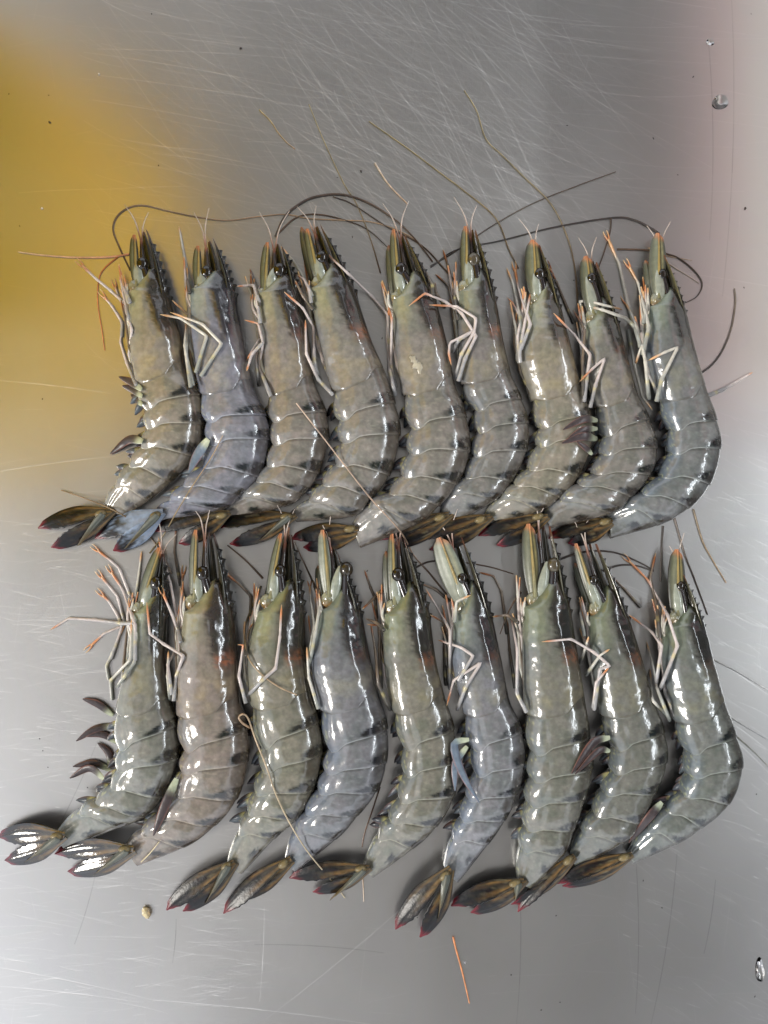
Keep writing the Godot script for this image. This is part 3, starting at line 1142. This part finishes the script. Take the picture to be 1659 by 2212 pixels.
func prawns() -> void:
	var up := "prawns laid in the upper row"
	var lo := "prawns laid in the lower row"
	var all := []
	all.append({"row": up, "sd": 1, "at": [0, 800, SA], "label": "raw prawn at the left end of the upper row, beside the yellow reflection", "tint_shade": Color(1.14, 1.06, 0.90, 0.1),
		"body": [760, 540, 1000, 560, 765, 800, 1065, 800, 805, 1090, 1095, 980, 850, 1225, 1185, 1140, 860, 1330, 1200, 1310, 835, 1430, 1150, 1500, 770, 1530, 1010, 1650, 690, 1640, 880, 1760, 605, 1800, 790, 1840],
		"beak": [868, 180], "knob": [795, 510], "eye": [838, 372], "scales": [[785, 200]], "tail": [610, 1835, 225, 1925, 300, 2035, 470, 2022], "wid": 24.0,
		"swim": [[8, 835, 1110, 770, 1065, 700, 1035], [8, 838, 1150, 780, 1110, 720, 1088], [7, 838, 1200, 800, 1165, 770, 1140], [10, 840, 1415, 760, 1405, 650, 1488]],
		"legs": [[0, 0, 800, 1080, 745, 950, 708, 830, 720, 715], [0, 0, 790, 1060, 760, 900, 775, 760, 740, 640, 690, 540], [0, 1, 770, 800, 745, 610, 640, 520, 560, 455, 482, 380], [0, 1, 765, 780, 740, 640, 700, 570, 678, 505], [0, 1, 715, 800, 720, 715, 660, 620, 614, 566], [0, 0, 765, 600, 740, 540, 700, 450]]})
	all.append({"row": up, "sd": 2, "at": [0, 800, SA], "label": "bluish prawn second from the left in the upper row, tail blade pale blue", "tint_shade": Color(1.00, 1.06, 1.30, 0),
		"body": [1120, 530, 1385, 540, 1130, 800, 1430, 800, 1170, 1140, 1490, 1090, 1205, 1290, 1565, 1260, 1225, 1420, 1585, 1400, 1200, 1540, 1530, 1620, 1085, 1650, 1415, 1735, 1000, 1750, 1300, 1815, 925, 1800, 985, 1885],
		"beak": [1258, 232], "knob": [1160, 545], "eye": [1215, 420], "scales": [[1160, 265]], "tail": [930, 1842, 560, 1985, 665, 2055, 745, 2040], "wid": 26.0, "swc": 1, "fan": 1.0,
		"swim": [[11, 1225, 1400, 1165, 1490, 1110, 1600]],
		"legs": [[2, 0, 1120, 1095, 1085, 850, 1095, 700], [2, 0, 1135, 1085, 1092, 900, 1115, 680, 1012, 585], [2, 0, 1150, 1010, 1215, 795, 1060, 690, 940, 668], [2, 0, 1180, 1030, 1302, 840, 1190, 725, 1000, 655], [2, 0, 1128, 520, 1095, 400, 1050, 150], [1, 0, 1115, 540, 1095, 440, 1080, 385]]})
	all.append({"row": up, "sd": 3, "at": [800, 800, SA], "label": "prawn third from left in the upper row, round dark eye standing out", "tint_shade": Color(1.02, 0.96, 0.90, 0.2),
		"body": [325, 560, 585, 540, 360, 800, 640, 830, 390, 1150, 670, 1060, 408, 1290, 735, 1240, 415, 1420, 748, 1400, 385, 1540, 695, 1600, 325, 1625, 605, 1725, 240, 1720, 500, 1795, 140, 1812, 190, 1868],
		"beak": [475, 262], "knob": [365, 560], "eye": [465, 408], "er": 12.0, "scales": [[388, 245]], "tail": [140, 1845, -285, 1945, -130, 2012], "wid": 21.0,
		"legs": [[0, 0, 410, 1150, 345, 980, 365, 835, 338, 720, 255, 700], [0, 0, 365, 835, 300, 900, 270, 1000], [0, 0, 340, 1080, 325, 940, 345, 810, 268, 940], [1, 0, 345, 620, 330, 530, 305, 450, 288, 398], [0, 0, 345, 600, 310, 495, 212, 503], [0, 0, 350, 720, 325, 560, 355, 490]]})
	all.append({"row": up, "sd": 4, "at": [800, 800, SA], "label": "prawn fourth from left in upper row, a neighbour's long leg across its head", "tint_shade": Color(1.00, 0.97, 0.92, 0.9),
		"body": [640, 525, 905, 520, 690, 800, 1000, 810, 770, 1130, 1085, 1010, 800, 1285, 1140, 1185, 815, 1410, 1170, 1370, 790, 1530, 1110, 1610, 715, 1645, 1005, 1745, 640, 1740, 890, 1855, 525, 1830, 600, 1890],
		"beak": [705, 150], "knob": [690, 490], "eye": [712, 332], "scales": [[622, 165], [592, 155]], "tail": [520, 1855, 65, 1920, 170, 2015, 350, 2000], "wid": 21.0,
		"legs": [[0, 0, 775, 1140, 690, 1050, 620, 900, 615, 700], [0, 0, 700, 1060, 668, 960, 662, 740, 600, 630, 490, 535], [0, 0, 650, 600, 640, 530, 605, 460, 568, 440], [2, 0, 655, 560, 600, 440, 540, 350, 470, 268], [1, 0, 660, 640, 600, 560, 555, 470]]})
	all.append({"row": up, "sd": 5, "at": [1500, 800, SA], "label": "middle prawn of the upper row, with a white scrape on its head shield", "tint_shade": Color(0.98, 0.94, 0.88, 0.3),
		"body": [90, 590, 340, 545, 105, 820, 410, 820, 150, 1150, 460, 1070, 190, 1325, 525, 1265, 180, 1470, 545, 1470, 140, 1600, 475, 1665, 75, 1700, 370, 1790, -42, 1770, 228, 1905, -142, 1890, -75, 2055],
		"beak": [165, 210], "knob": [125, 572], "eye": [145, 402], "scales": [[97, 170], [72, 262]], "keep": 1, "tail": [-138, 1925, -500, 1990, -430, 2035], "wid": 21.0,
		"legs": [[0, 0, 110, 1140, 78, 1000, 62, 800, 75, 610], [0, 0, 115, 1100, 85, 960, 90, 690, 65, 610], [0, 1, 75, 1000, 68, 670, -30, 560, -170, 425, -345, 258], [1, 1, 330, 560, 330, 490, 260, 370, 180, 282], [1, 0, 400, 620, 350, 540, 345, 480]]})
	all.append({"row": up, "sd": 6, "at": [1500, 800, SA], "label": "dark prawn fourth from right in upper row, pale legs folded over its shield", "tint_shade": Color(0.84, 0.83, 0.81, 0.8),
		"body": [480, 535, 700, 560, 478, 800, 740, 800, 490, 1085, 790, 1020, 560, 1225, 850, 1165, 575, 1350, 890, 1305, 555, 1485, 880, 1470, 510, 1610, 795, 1650, 430, 1700, 695, 1760, 370, 1830, 560, 1865],
		"beak": [578, 182], "knob": [520, 515], "eye": [572, 347], "er": 12.0, "clear": 0.5, "scales": [[520, 150]], "tail": [388, 1855, -5, 2000, 75, 2035], "wid": 19.0,
		"legs": [[0, 0, 480, 1060, 520, 930, 585, 795, 500, 660, 400, 590, 285, 543, 190, 618], [0, 0, 465, 1040, 500, 900, 575, 770, 585, 690, 470, 620, 310, 612], [0, 0, 450, 890, 480, 820, 570, 765, 430, 835, 425, 900, 440, 965], [1, 0, 480, 700, 440, 560, 425, 500, 345, 430], [1, 0, 470, 660, 455, 520, 420, 380, 390, 285]]})
	all.append({"row": up, "sd": 7, "at": [1500, 800, SA], "label": "prawn with a yellowish head shield, third from the right in the upper row", "tint_shade": Color(1.04, 0.98, 0.82, 0.15),
		"body": [888, 620, 1075, 600, 830, 880, 1140, 860, 905, 1180, 1205, 1110, 940, 1330, 1255, 1265, 930, 1430, 1268, 1400, 880, 1560, 1185, 1620, 800, 1650, 1075, 1745, 725, 1725, 955, 1825, 632, 1835, 760, 1890],
		"beak": [952, 270], "knob": [930, 592], "eye": [962, 432], "scales": [[915, 230, 19.0]], "tail": [628, 1868, 230, 1995, 310, 2050], "wid": 20.0,
		"legs": [[0, 0, 845, 950, 830, 800, 850, 690, 800, 600, 767, 568], [0, 1, 850, 870, 905, 725, 868, 620, 832, 500, 815, 405], [0, 0, 840, 900, 875, 700, 905, 540], [2, 0, 850, 780, 845, 680, 800, 480, 765, 395], [1, 1, 1160, 720, 1100, 580, 1060, 480, 1020, 400]]})
	all.append({"row": up, "sd": 8, "at": [2060, 800, SA], "label": "prawn second from right in upper row, dark swimmerets lying on its left neighbour", "tint_shade": Color(0.92, 0.91, 0.87, 0.3),
		"body": [400, 720, 590, 700, 390, 900, 640, 900, 450, 1220, 705, 1135, 490, 1375, 770, 1280, 480, 1480, 815, 1450, 430, 1595, 775, 1610, 345, 1650, 665, 1740, 245, 1740, 545, 1840, 150, 1835, 240, 1945],
		"beak": [458, 372], "knob": [440, 692], "eye": [440, 455], "er": 9.0, "scales": [[402, 325, 18.0]], "tail": [140, 1850, -226, 1970, -120, 2022], "wid": 20.0,
		"swim": [[8, 470, 1290, 390, 1285, 270, 1345], [7, 470, 1340, 390, 1345, 300, 1395], [9, 470, 1400, 380, 1385, 262, 1425], [6, 440, 1490, 400, 1450, 350, 1415]],
		"legs": [[0, 0, 395, 1180, 408, 1060, 430, 905, 335, 785, 215, 660], [0, 0, 430, 1215, 462, 1080, 516, 925, 440, 990, 368, 1062], [1, 0, 390, 1150, 385, 950, 400, 760, 330, 640], [2, 0, 400, 700, 368, 590, 420, 590, 620, 640]]})
	all.append({"row": up, "sd": 9, "at": [2060, 800, SA], "label": "prawn at right end of the upper row, pale clawed legs raised over its head", "tint_shade": Color(0.76, 0.83, 0.88, 0.1), "lt": 1.15,
		"body": [770, 625, 985, 640, 752, 880, 1035, 860, 830, 1180, 1110, 1120, 880, 1335, 1165, 1290, 880, 1470, 1188, 1455, 830, 1600, 1125, 1665, 720, 1700, 1005, 1805, 620, 1770, 830, 1905, 530, 1835, 560, 1995],
		"beak": [852, 330], "knob": [820, 590], "eye": [855, 432], "er": 9.0, "scales": [[825, 190, 18.0, 0.3], [755, 350]], "keep": 1, "tail": [535, 1880, 185, 1985, 300, 2010], "wid": 20.0,
		"legs": [[2, 1, 720, 830, 650, 600, 600, 370, 537, 225], [2, 1, 740, 900, 775, 745, 712, 480, 660, 388], [2, 1, 725, 860, 705, 750, 670, 660, 640, 600], [2, 1, 720, 770, 640, 690, 500, 640, 418, 620], [2, 1, 745, 720, 768, 590, 800, 475], [2, 0, 820, 1180, 850, 1050, 945, 860, 870, 890, 768, 940], [2, 0, 655, 760, 690, 960, 735, 1150, 795, 1228], [2, 0, 775, 1160, 755, 950, 735, 845, 690, 980], [0, 0, 1125, 1145, 1210, 1110, 1385, 1008]]})

	all.append({"row": lo, "sd": 11, "at": [0, 2050, SA], "label": "prawn at the left end of the lower row, legs spread over the bare steel", "tint_shade": Color(0.98, 1.02, 0.94, 0.05),
		"body": [790, 575, 985, 560, 755, 820, 975, 830, 685, 1150, 1010, 1100, 700, 1350, 1045, 1225, 690, 1470, 1050, 1425, 660, 1560, 965, 1645, 575, 1650, 860, 1765, 485, 1705, 730, 1825, 345, 1840, 410, 1965],
		"beak": [965, 230], "knob": [815, 560], "eye": [920, 405], "er": 12.0, "scales": [[935, 195, 15.0]], "drop": 0.0035, "tail": [350, 1890, -10, 1895, 30, 2030, 150, 2042], "wid": 26.0,
		"swim": [[9, 665, 1180, 580, 1115, 488, 1083], [8, 690, 1240, 560, 1260, 450, 1330], [8, 695, 1340, 600, 1290, 480, 1300], [8, 650, 1480, 640, 1400, 575, 1340], [8, 650, 1500, 550, 1460, 430, 1480], [9, 620, 1560, 530, 1490, 412, 1548]],
		"legs": [[0, 1, 795, 860, 795, 650, 720, 440, 655, 340], [0, 1, 790, 540, 700, 315, 650, 270, 575, 212], [0, 1, 735, 640, 690, 480, 640, 420, 598, 368], [0, 1, 720, 660, 690, 590, 640, 510, 603, 475], [0, 0, 790, 640, 720, 640, 550, 618, 405, 610, 295, 678], [0, 1, 655, 850, 720, 655, 610, 700, 535, 770], [2, 0, 640, 970, 625, 890, 655, 830, 735, 640], [2, 0, 660, 1090, 650, 975, 765, 855, 775, 600], [2, 0, 690, 1010, 790, 870, 800, 700, 775, 560], [2, 0, 800, 480, 820, 330, 832, 215]]})
	all.append({"row": lo, "sd": 12, "at": [0, 2050, SA], "label": "brownish prawn second from left in lower row, rust red patch on its shield", "tint_shade": Color(1.08, 0.96, 0.86, 1),
		"body": [1085, 565, 1375, 560, 1055, 850, 1400, 860, 1040, 1170, 1410, 1090, 1080, 1355, 1455, 1250, 1065, 1480, 1460, 1435, 1040, 1600, 1400, 1655, 945, 1725, 1280, 1810, 840, 1830, 1105, 1940, 745, 1920, 850, 2075],
		"beak": [1260, 112], "knob": [1130, 515], "eye": [1192, 345], "er": 12.0, "scales": [[1147, 90]], "drop": 0.0045, "tail": [750, 1965, 325, 1995, 400, 2095, 545, 2120], "wid": 25.0,
		"swim": [[10, 1040, 1550, 970, 1710, 903, 1885]],
		"legs": [[0, 0, 1020, 1095, 1035, 950, 1078, 830, 960, 760, 880, 700, 863, 515], [0, 0, 1060, 750, 1040, 600, 1000, 400, 960, 270, 930, 130], [0, 1, 1060, 720, 1012, 590, 960, 470], [0, 0, 1010, 1060, 985, 880, 1055, 760], [2, 0, 1000, 1090, 985, 950, 990, 800], [0, 1, 1085, 500, 1065, 420, 1075, 350], [1, 0, 1060, 420, 1025, 220, 1035, 70]]})
	all.append({"row": lo, "sd": 13, "at": [600, 2050, SA], "label": "prawn third from left in lower row, orange tipped leg bent across its shield", "tint_shade": Color(0.94, 0.93, 0.78, 0.8),
		"body": [635, 565, 905, 550, 570, 830, 915, 850, 590, 1120, 945, 1050, 640, 1335, 990, 1205, 650, 1480, 1010, 1390, 610, 1600, 960, 1605, 570, 1720, 870, 1775, 520, 1830, 742, 1890, 450, 2030, 575, 2110],
		"beak": [830, 120], "knob": [687, 512], "eye": [762, 332], "scales": [[762, 112], [815, 75, 8.0]], "tail": [460, 2055, 95, 2325, 190, 2330, 330, 2275], "wid": 24.0,
		"legs": [[0, 0, 570, 1065, 660, 970, 735, 905, 760, 720, 770, 530], [0, 0, 560, 1110, 518, 950, 545, 765, 512, 765], [1, 1, 585, 650, 590, 480, 520, 410, 450, 352], [1, 0, 560, 830, 575, 680, 600, 640]]})
	all.append({"row": lo, "sd": 14, "at": [600, 2050, SA], "label": "slate blue prawn fourth from left in lower row, eye ball standing off its head", "tint_shade": Color(0.78, 0.83, 0.94, 0.2),
		"body": [1005, 555, 1240, 560, 945, 840, 1290, 830, 990, 1140, 1345, 1060, 1035, 1350, 1390, 1245, 1015, 1480, 1387, 1440, 980, 1590, 1335, 1610, 905, 1715, 1230, 1750, 850, 1825, 1105, 1890, 790, 2000, 885, 2095],
		"beak": [1095, 215], "knob": [1040, 500], "eye": [1152, 322], "er": 12.5, "clear": 0.15, "scales": [[1008, 90, 14.0, 0.7], [985, 300]], "tail": [795, 2040, 430, 2345, 455, 2265], "wid": 23.0,
		"legs": [[2, 1, 930, 900, 968, 700, 990, 560, 1000, 420, 1008, 295], [2, 1, 925, 870, 962, 660, 940, 500, 935, 415], [2, 0, 985, 1140, 930, 960, 918, 780], [1, 0, 985, 470, 965, 430, 955, 390]]})
	all.append({"row": lo, "sd": 15, "at": [1100, 2050, SG], "label": "prawn in the middle of the lower row, a long glint down its flank", "tint_shade": Color(0.84, 0.84, 0.73, 0.7),  # tints from here rightward are darkened, painting in the weaker light
		"body": [560, 512, 795, 500, 558, 760, 830, 760, 600, 1020, 875, 940, 650, 1185, 920, 1100, 655, 1320, 935, 1265, 630, 1450, 925, 1440, 580, 1555, 840, 1600, 530, 1630, 720, 1718, 450, 1805, 530, 1880],
		"beak": [662, 122], "knob": [605, 482], "eye": [632, 312], "er": 12.0, "scales": [[598, 100], [570, 190]], "tail": [455, 1835, 70, 1885, 190, 1955, 285, 1990], "wid": 22.0,
		"legs": [[1, 0, 590, 1010, 530, 880, 512, 690, 490, 560], [1, 0, 545, 900, 535, 700, 540, 575, 472, 570], [1, 0, 565, 380, 500, 440, 448, 490], [1, 0, 520, 540, 515, 440, 490, 380, 458, 288], [1, 0, 560, 600, 520, 560, 465, 540]]})
	all.append({"row": lo, "sd": 16, "at": [1100, 2050, SG], "label": "grey prawn with one broad pale head scale, fourth from right in lower row", "tint_shade": Color(0.82, 0.87, 0.97, 0.3),
		"body": [925, 505, 1115, 500, 912, 760, 1165, 740, 970, 1030, 1210, 960, 1000, 1190, 1270, 1110, 1020, 1320, 1287, 1280, 980, 1445, 1250, 1435, 950, 1555, 1190, 1570, 910, 1650, 1105, 1695, 865, 1805, 965, 1890],
		"beak": [960, 118], "knob": [975, 485], "eye": [965, 332], "er": 9.5, "scales": [[842, 120, 26.0, 0.9]], "tail": [885, 1860, 620, 2150, 745, 2190, 840, 2085], "wid": 24.0, "lift": 0.004, "swc": 1,
		"swim": [[9, 1000, 1165, 925, 1190, 960, 1330, 1052, 1492], [8, 990, 1200, 930, 1290, 928, 1430]],
		"legs": [[0, 0, 900, 900, 902, 600, 840, 490, 775, 385], [0, 0, 940, 1010, 980, 900, 1062, 768, 920, 860, 885, 990], [0, 0, 945, 860, 1022, 732, 960, 690, 838, 650], [2, 0, 925, 560, 935, 450, 1008, 418], [1, 0, 885, 780, 870, 560, 800, 520], [1, 0, 900, 450, 830, 390, 755, 360], [1, 0, 880, 880, 870, 700, 880, 560]]})
	all.append({"row": lo, "sd": 17, "at": [1560, 2050, SG], "label": "prawn third from the right in the lower row, clear ringed eye and straight body", "tint_shade": Color(0.76, 0.78, 0.70, 0.9),
		"body": [680, 475, 925, 480, 678, 740, 965, 740, 690, 1030, 1000, 960, 708, 1205, 1022, 1140, 705, 1345, 1037, 1295, 690, 1470, 1000, 1455, 678, 1595, 945, 1620, 655, 1695, 890, 1750, 645, 1885, 770, 1935],
		"beak": [815, 62], "knob": [735, 442], "eye": [842, 262], "er": 12.5, "clear": 0.5, "scales": [[708, 48, 19.0]], "tail": [655, 1905, 310, 2030, 410, 2062, 640, 1985], "wid": 24.0,
		"legs": [[0, 0, 700, 1025, 650, 930, 652, 700, 618, 520], [1, 0, 640, 900, 612, 700, 600, 545], [1, 0, 600, 620, 570, 400, 530, 320, 448, 298], [1, 0, 655, 560, 600, 520, 525, 530]]})
	all.append({"row": lo, "sd": 18, "at": [2060, 2050, SG], "label": "prawn second from right in lower row, orange leg over its left neighbour", "tint_shade": Color(0.66, 0.69, 0.64, 0.9),  # this one and the next also carry the dimmer side in their colour
		"body": [370, 525, 575, 520, 383, 760, 645, 750, 430, 1040, 700, 950, 480, 1190, 755, 1110, 475, 1310, 770, 1265, 430, 1410, 715, 1430, 385, 1520, 635, 1585, 325, 1615, 550, 1690, 270, 1760, 330, 1835],
		"beak": [405, 152], "knob": [405, 492], "eye": [397, 342], "er": 9.0, "scales": [[302, 150], [300, 250]], "tail": [275, 1780, 5, 2060, -30, 2020], "wid": 18.0,
		"swim": [[9, 480, 1155, 390, 1185, 282, 1342], [7, 480, 1225, 420, 1225, 300, 1345]],
		"legs": [[0, 0, 400, 1010, 430, 800, 482, 785, 400, 715, 280, 645, 128, 660], [2, 0, 360, 830, 430, 730, 480, 698], [2, 0, 350, 630, 330, 520, 343, 400, 330, 330], [0, 0, 395, 1000, 410, 870, 478, 790], [2, 0, 330, 770, 372, 632], [1, 0, 640, 480, 560, 390, 480, 310]]})
	all.append({"row": lo, "sd": 19, "at": [2060, 2050, SG], "label": "prawn at the right end of the lower row, back to the bare steel", "tint_shade": Color(0.66, 0.72, 0.70, 0.15),
		"body": [760, 575, 965, 560, 755, 790, 1020, 780, 810, 1070, 1075, 980, 860, 1210, 1125, 1130, 868, 1330, 1160, 1290, 840, 1420, 1095, 1485, 765, 1495, 955, 1615, 675, 1595, 825, 1700, 570, 1745, 625, 1808],
		"beak": [852, 310], "knob": [822, 540], "eye": [848, 372], "er": 8.5, "scales": [[826, 180, 18.0]], "tail": [570, 1770, 205, 1915, 235, 1925], "wid": 19.0,
		"swim": [[10, 750, 1490, 690, 1560, 580, 1700]],
		"legs": [[0, 1, 740, 910, 832, 680, 780, 520, 680, 340, 580, 240], [0, 0, 720, 880, 750, 680, 700, 610, 580, 520], [2, 0, 790, 1065, 725, 900, 700, 760, 672, 660], [2, 0, 780, 1050, 700, 960, 690, 800], [1, 0, 740, 640, 720, 450, 690, 330, 720, 200]]})
	for d in all:
		prawn(d, d.row)
	for d in all:
		limbs(d)
	whiskers(all)
	pr = all[4].pr
	org = Vector2(1500, 800) / 1.8445
	msc = SA
	var sc: Array = drape(spline(mps([195, 915, 220, 935, 245, 975, 262, 1030]), 30), 0.0001, 1.0)
	var sp := PackedVector3Array()
	for q in sc:
		sp.append(q - Vector3(0, 0.0006, 0))
	put("scrape", blade(sp, func(u: float, x: float) -> float: return K * maxf(0.5, 2.0 + 7.5 * sin(PI * clampf(u + 0.02, 0, 1)) * (0.75 + 0.9 * n2.get_noise_2d(u * 4.0, x * 0.8 + 3.0)) + 3.0 * n2.get_noise_2d(u * 14.0, x * 2.0)), 0.0009, 0.15, func(_u: float, _x: float) -> Color: return c8(166, 158, 138), 0.1, 14), mat.limb, pr.root)


func whiskers(all: Array) -> void:
	var olive := c8(104, 92, 56)
	var brown := c8(84, 64, 46)
	var dark := c8(62, 52, 46)
	var tan := c8(172, 146, 116)
	var pale := c8(190, 170, 150)
	var W := func(k: int, a: Array, r: float, c0: Color, c1: Color, lie := 1.0) -> void:
		pr = all[k].pr
		var v := []
		for i in range(0, a.size(), 2):
			v.append(Vector2(a[i], a[i + 1]))
		whisker(v, r, c0, c1, lie)
	W.call(0, [281, 584, 257, 533, 244, 496, 253, 467, 279, 448, 312, 444, 368, 457, 434, 470, 492, 476, 556, 468, 617, 463, 668, 472, 750, 476, 800, 479, 850, 493, 893, 515, 910, 530], 1.9, brown, tan)
	W.call(0, [279, 549, 235, 555, 165, 556, 92, 551, 40, 544], 2.3, c8(196, 130, 90), c8(214, 180, 140))
	W.call(0, [254, 555, 224, 581, 213, 606, 211, 654, 220, 713, 226, 757], 1.6, c8(176, 104, 52), c8(196, 120, 72))
	W.call(2, [595, 511, 614, 470, 640, 445, 680, 425, 740, 420, 800, 440, 860, 480, 900, 520, 935, 565], 2.9, dark, brown)
	W.call(2, [600, 505, 640, 470, 690, 463, 760, 480, 800, 500, 838, 535], 1.9, brown, dark)
	W.call(4, [822, 590, 800, 515, 770, 440, 742, 395, 700, 305, 667, 225], 1.7, brown, c8(172, 160, 124))
	W.call(5, [986, 610, 960, 581, 923, 540, 887, 515, 835, 489, 760, 440, 720, 425], 2.1, brown, dark)
	W.call(5, [1120, 580, 1100, 540, 1070, 470, 1000, 410, 960, 380, 880, 320, 797, 262], 1.8, brown, c8(168, 152, 108))
	W.call(7, [1248, 660, 1242, 580, 1225, 510, 1190, 440, 1130, 380, 1085, 335, 1050, 300, 1030, 240, 1003, 195], 1.8, brown, c8(172, 160, 124))
	W.call(6, [930, 575, 980, 545, 1060, 490, 1150, 440, 1250, 400, 1330, 371], 1.8, dark, c8(96, 84, 70))
	W.call(8, [1425, 505, 1405, 492, 1370, 475, 1325, 470, 1200, 490, 1080, 520, 985, 540, 930, 578], 2.4, dark, c8(50, 44, 40))
	W.call(7, [1320, 470, 1318, 500, 1305, 545, 1290, 590, 1285, 640], 2.0, dark, brown)
	W.call(8, [1333, 538, 1396, 540, 1440, 548, 1470, 560, 1503, 588, 1517, 614, 1506, 640, 1481, 654], 2.1, brown, dark)
	W.call(8, [1400, 535, 1440, 552, 1480, 560, 1495, 562], 1.4, tan, pale)
	W.call(8, [1430, 560, 1460, 580, 1490, 598, 1510, 612], 1.2, pale, pale)
	W.call(8, [1516, 805, 1539, 787, 1561, 757, 1580, 709, 1589, 654, 1587, 623], 2.4, dark, c8(110, 100, 88))
	W.call(10, [371, 1240, 349, 1195, 316, 1150, 279, 1121, 239, 1099, 184, 1077, 132, 1059], 2.2, brown, c8(140, 116, 82))
	W.call(9, [323, 1195, 357, 1150, 379, 1110, 415, 1051, 456, 989, 481, 941], 1.6, olive, tan)
	W.call(13, [965, 1285, 929, 1240, 893, 1198, 864, 1147, 801, 1077, 746, 1007, 698, 945, 640, 871], 2.2, brown, c8(196, 170, 148))
	W.call(11, [568, 1250, 531, 1211, 491, 1178], 2.4, brown, brown)
	W.call(12, [676, 1258, 656, 1214, 636, 1170], 2.1, brown, brown)
	W.call(11, [564, 1266, 542, 1317, 529, 1361, 535, 1416, 561, 1453, 601, 1483, 641, 1501], 2.4, olive, tan)
	W.call(11, [540, 1572, 524, 1562, 516, 1550, 524, 1543, 536, 1552, 553, 1600, 575, 1655, 597, 1718, 627, 1780, 667, 1843, 722, 1909, 745, 1940], 2.3, c8(150, 120, 92), c8(190, 176, 146))
	W.call(15, [894, 1228, 930, 1213, 984, 1213, 1055, 1224, 1109, 1240], 2.4, dark, brown, 0.0)
	W.call(15, [1125, 1280, 1110, 1300, 1095, 1330, 1080, 1370], 2.2, brown, brown)
	W.call(17, [1208, 1209, 1242, 1197, 1284, 1190, 1334, 1195, 1384, 1216, 1412, 1232], 2.6, dark, dark, 0.0)
	W.call(17, [1292, 1238, 1334, 1222, 1375, 1222, 1412, 1234], 2.6, dark, dark, 0.0)
	W.call(17, [1498, 1100, 1517, 1166, 1538, 1207, 1569, 1259], 1.9, c8(120, 104, 76), tan, 0.0)
	W.call(17, [1455, 1110, 1479, 1195, 1500, 1249, 1529, 1328], 2.0, c8(96, 84, 74), c8(96, 84, 74), 0.0)
	W.call(17, [1433, 1136, 1429, 1195, 1427, 1257], 1.8, dark, dark, 0.0)
	W.call(17, [1535, 1422, 1596, 1453, 1659, 1491, 1700, 1516], 1.7, c8(160, 156, 150), c8(190, 190, 190), 0.0)
	W.call(17, [1575, 1548, 1620, 1575, 1690, 1616], 1.5, c8(150, 146, 140), c8(190, 190, 190), 0.0)
	W.call(17, [1588, 1588, 1629, 1624, 1680, 1676], 1.6, c8(120, 116, 100), c8(170, 168, 160), 0.0)
	W.call(13, [821, 1700, 805, 1749, 788, 1799, 782, 1830], 1.8, brown, c8(120, 84, 60), 0.0)
	W.call(13, [783, 1885, 785, 1920, 786, 1948], 1.6, tan, pale, 0.0)


# ---------------------------------------------------------------- loose bits on the steel
func fragments() -> void:
	var tan := c8(190, 160, 130)
	var rows := [
		[[560, 237, 585, 262, 600, 285, 620, 308, 638, 322], 1.8, c8(166, 152, 116), c8(170, 144, 118), "short olive piece of feeler on the steel, far from every prawn"],
		[[810, 352, 832, 388, 850, 410, 880, 440], 2.2, c8(206, 190, 172), tan, "pale pinkish piece of feeler lying above the middle prawn's head"],
		[[979, 2024, 985, 2050, 997, 2093, 1008, 2140, 1014, 2167], 2.4, c8(190, 120, 70), c8(196, 130, 84), "thin orange piece of feeler on the steel below the lower row"],
		[[305, 1862, 325, 1842, 344, 1818], 1.4, c8(206, 190, 150), c8(206, 190, 150), "thin cream fibre lying across the tail of a brownish prawn"],
	]
	for r in rows:
		var v := []
		for i in range(0, r[0].size(), 2):
			v.append(Vector2(r[0][i], r[0][i + 1]))
		var o := whisker(v, r[1], r[2], r[3], 1.0, self, "feeler_piece")
		tag(o, r[4], "feeler piece")
	var sd := put("shell_crumb", blob(pt(Vector2(316, 1971), 0.0012), Vector3(8.5, 6, 12.5) * K, 0.35, func(q: Vector3) -> Color: return c8(196, 180, 140).lerp(c8(160, 132, 92), clampf(q.x, 0, 1)), 14, 18, 0.35), mat.limb)
	tag(sd, "small cream coloured crumb on the steel below the lower row", "crumb")
	var drops := [[1556, 221, 19, 15, "largest water drop on the steel, near the far right corner"], [1534, 91, 8, 8, "small round water drop above the largest drop"], [1641, 2095, 9, 29, "long narrow water drop at the near right corner of the table"], [1004, 2080, 3.5, 3.5, "tiny bright water bead beside the orange feeler piece"]]
	for q in drops:
		var v := PackedVector3Array()
		var c := PackedColorArray()
		var cen := pt(Vector2(q[0], q[1]), 0.0)
		var rows2 := 10
		for i in rows2:
			var t := float(i) / (rows2 - 1)
			for j in 28:
				var a := TAU * j / 28
				var wob := 1.0 + 0.10 * sin(a * 2.0 + q[0]) + 0.05 * sin(a * 3.0)
				var rr := cos(t * PI * 0.5 * 0.97) * wob
				v.append(cen + Vector3(cos(a) * q[2] * K * rr, 0.0001 + sin(t * PI * 0.5) * minf(q[2], q[3]) * K * 0.13, sin(a) * q[3] * K * rr))
				c.append(Color.WHITE)
		tag(put("water_drop", grid(v, c, rows2, 28), mat.water), q[4], "water drop")
	for i in 7:
		var at: Vector2 = [Vector2(90, 450), Vector2(213, 161), Vector2(107, 264), Vector2(1230, 640), Vector2(780, 370), Vector2(520, 104), Vector2(1610, 450)][i]
		if i == 3:
			continue
		var o := put("speck", blob(pt(at, 0.0003), Vector3(3.2, 2, 2.4) * K, i * 1.3, func(_q: Vector3) -> Color: return c8(200, 190, 170) if i < 2 else c8(50, 42, 34), 6, 8, 0.4), mat.limb)
		tag(o, ["whitish crumb on the steel in the yellow reflection near the left edge", "white speck at the start of a long scratch above the upper row", "dark speck in the yellow reflection at the far left", "", "dark speck on the steel among the scratches over the middle", "dark speck on the steel near the far edge", "dark speck on the steel below the largest water drop"][i], "speck")
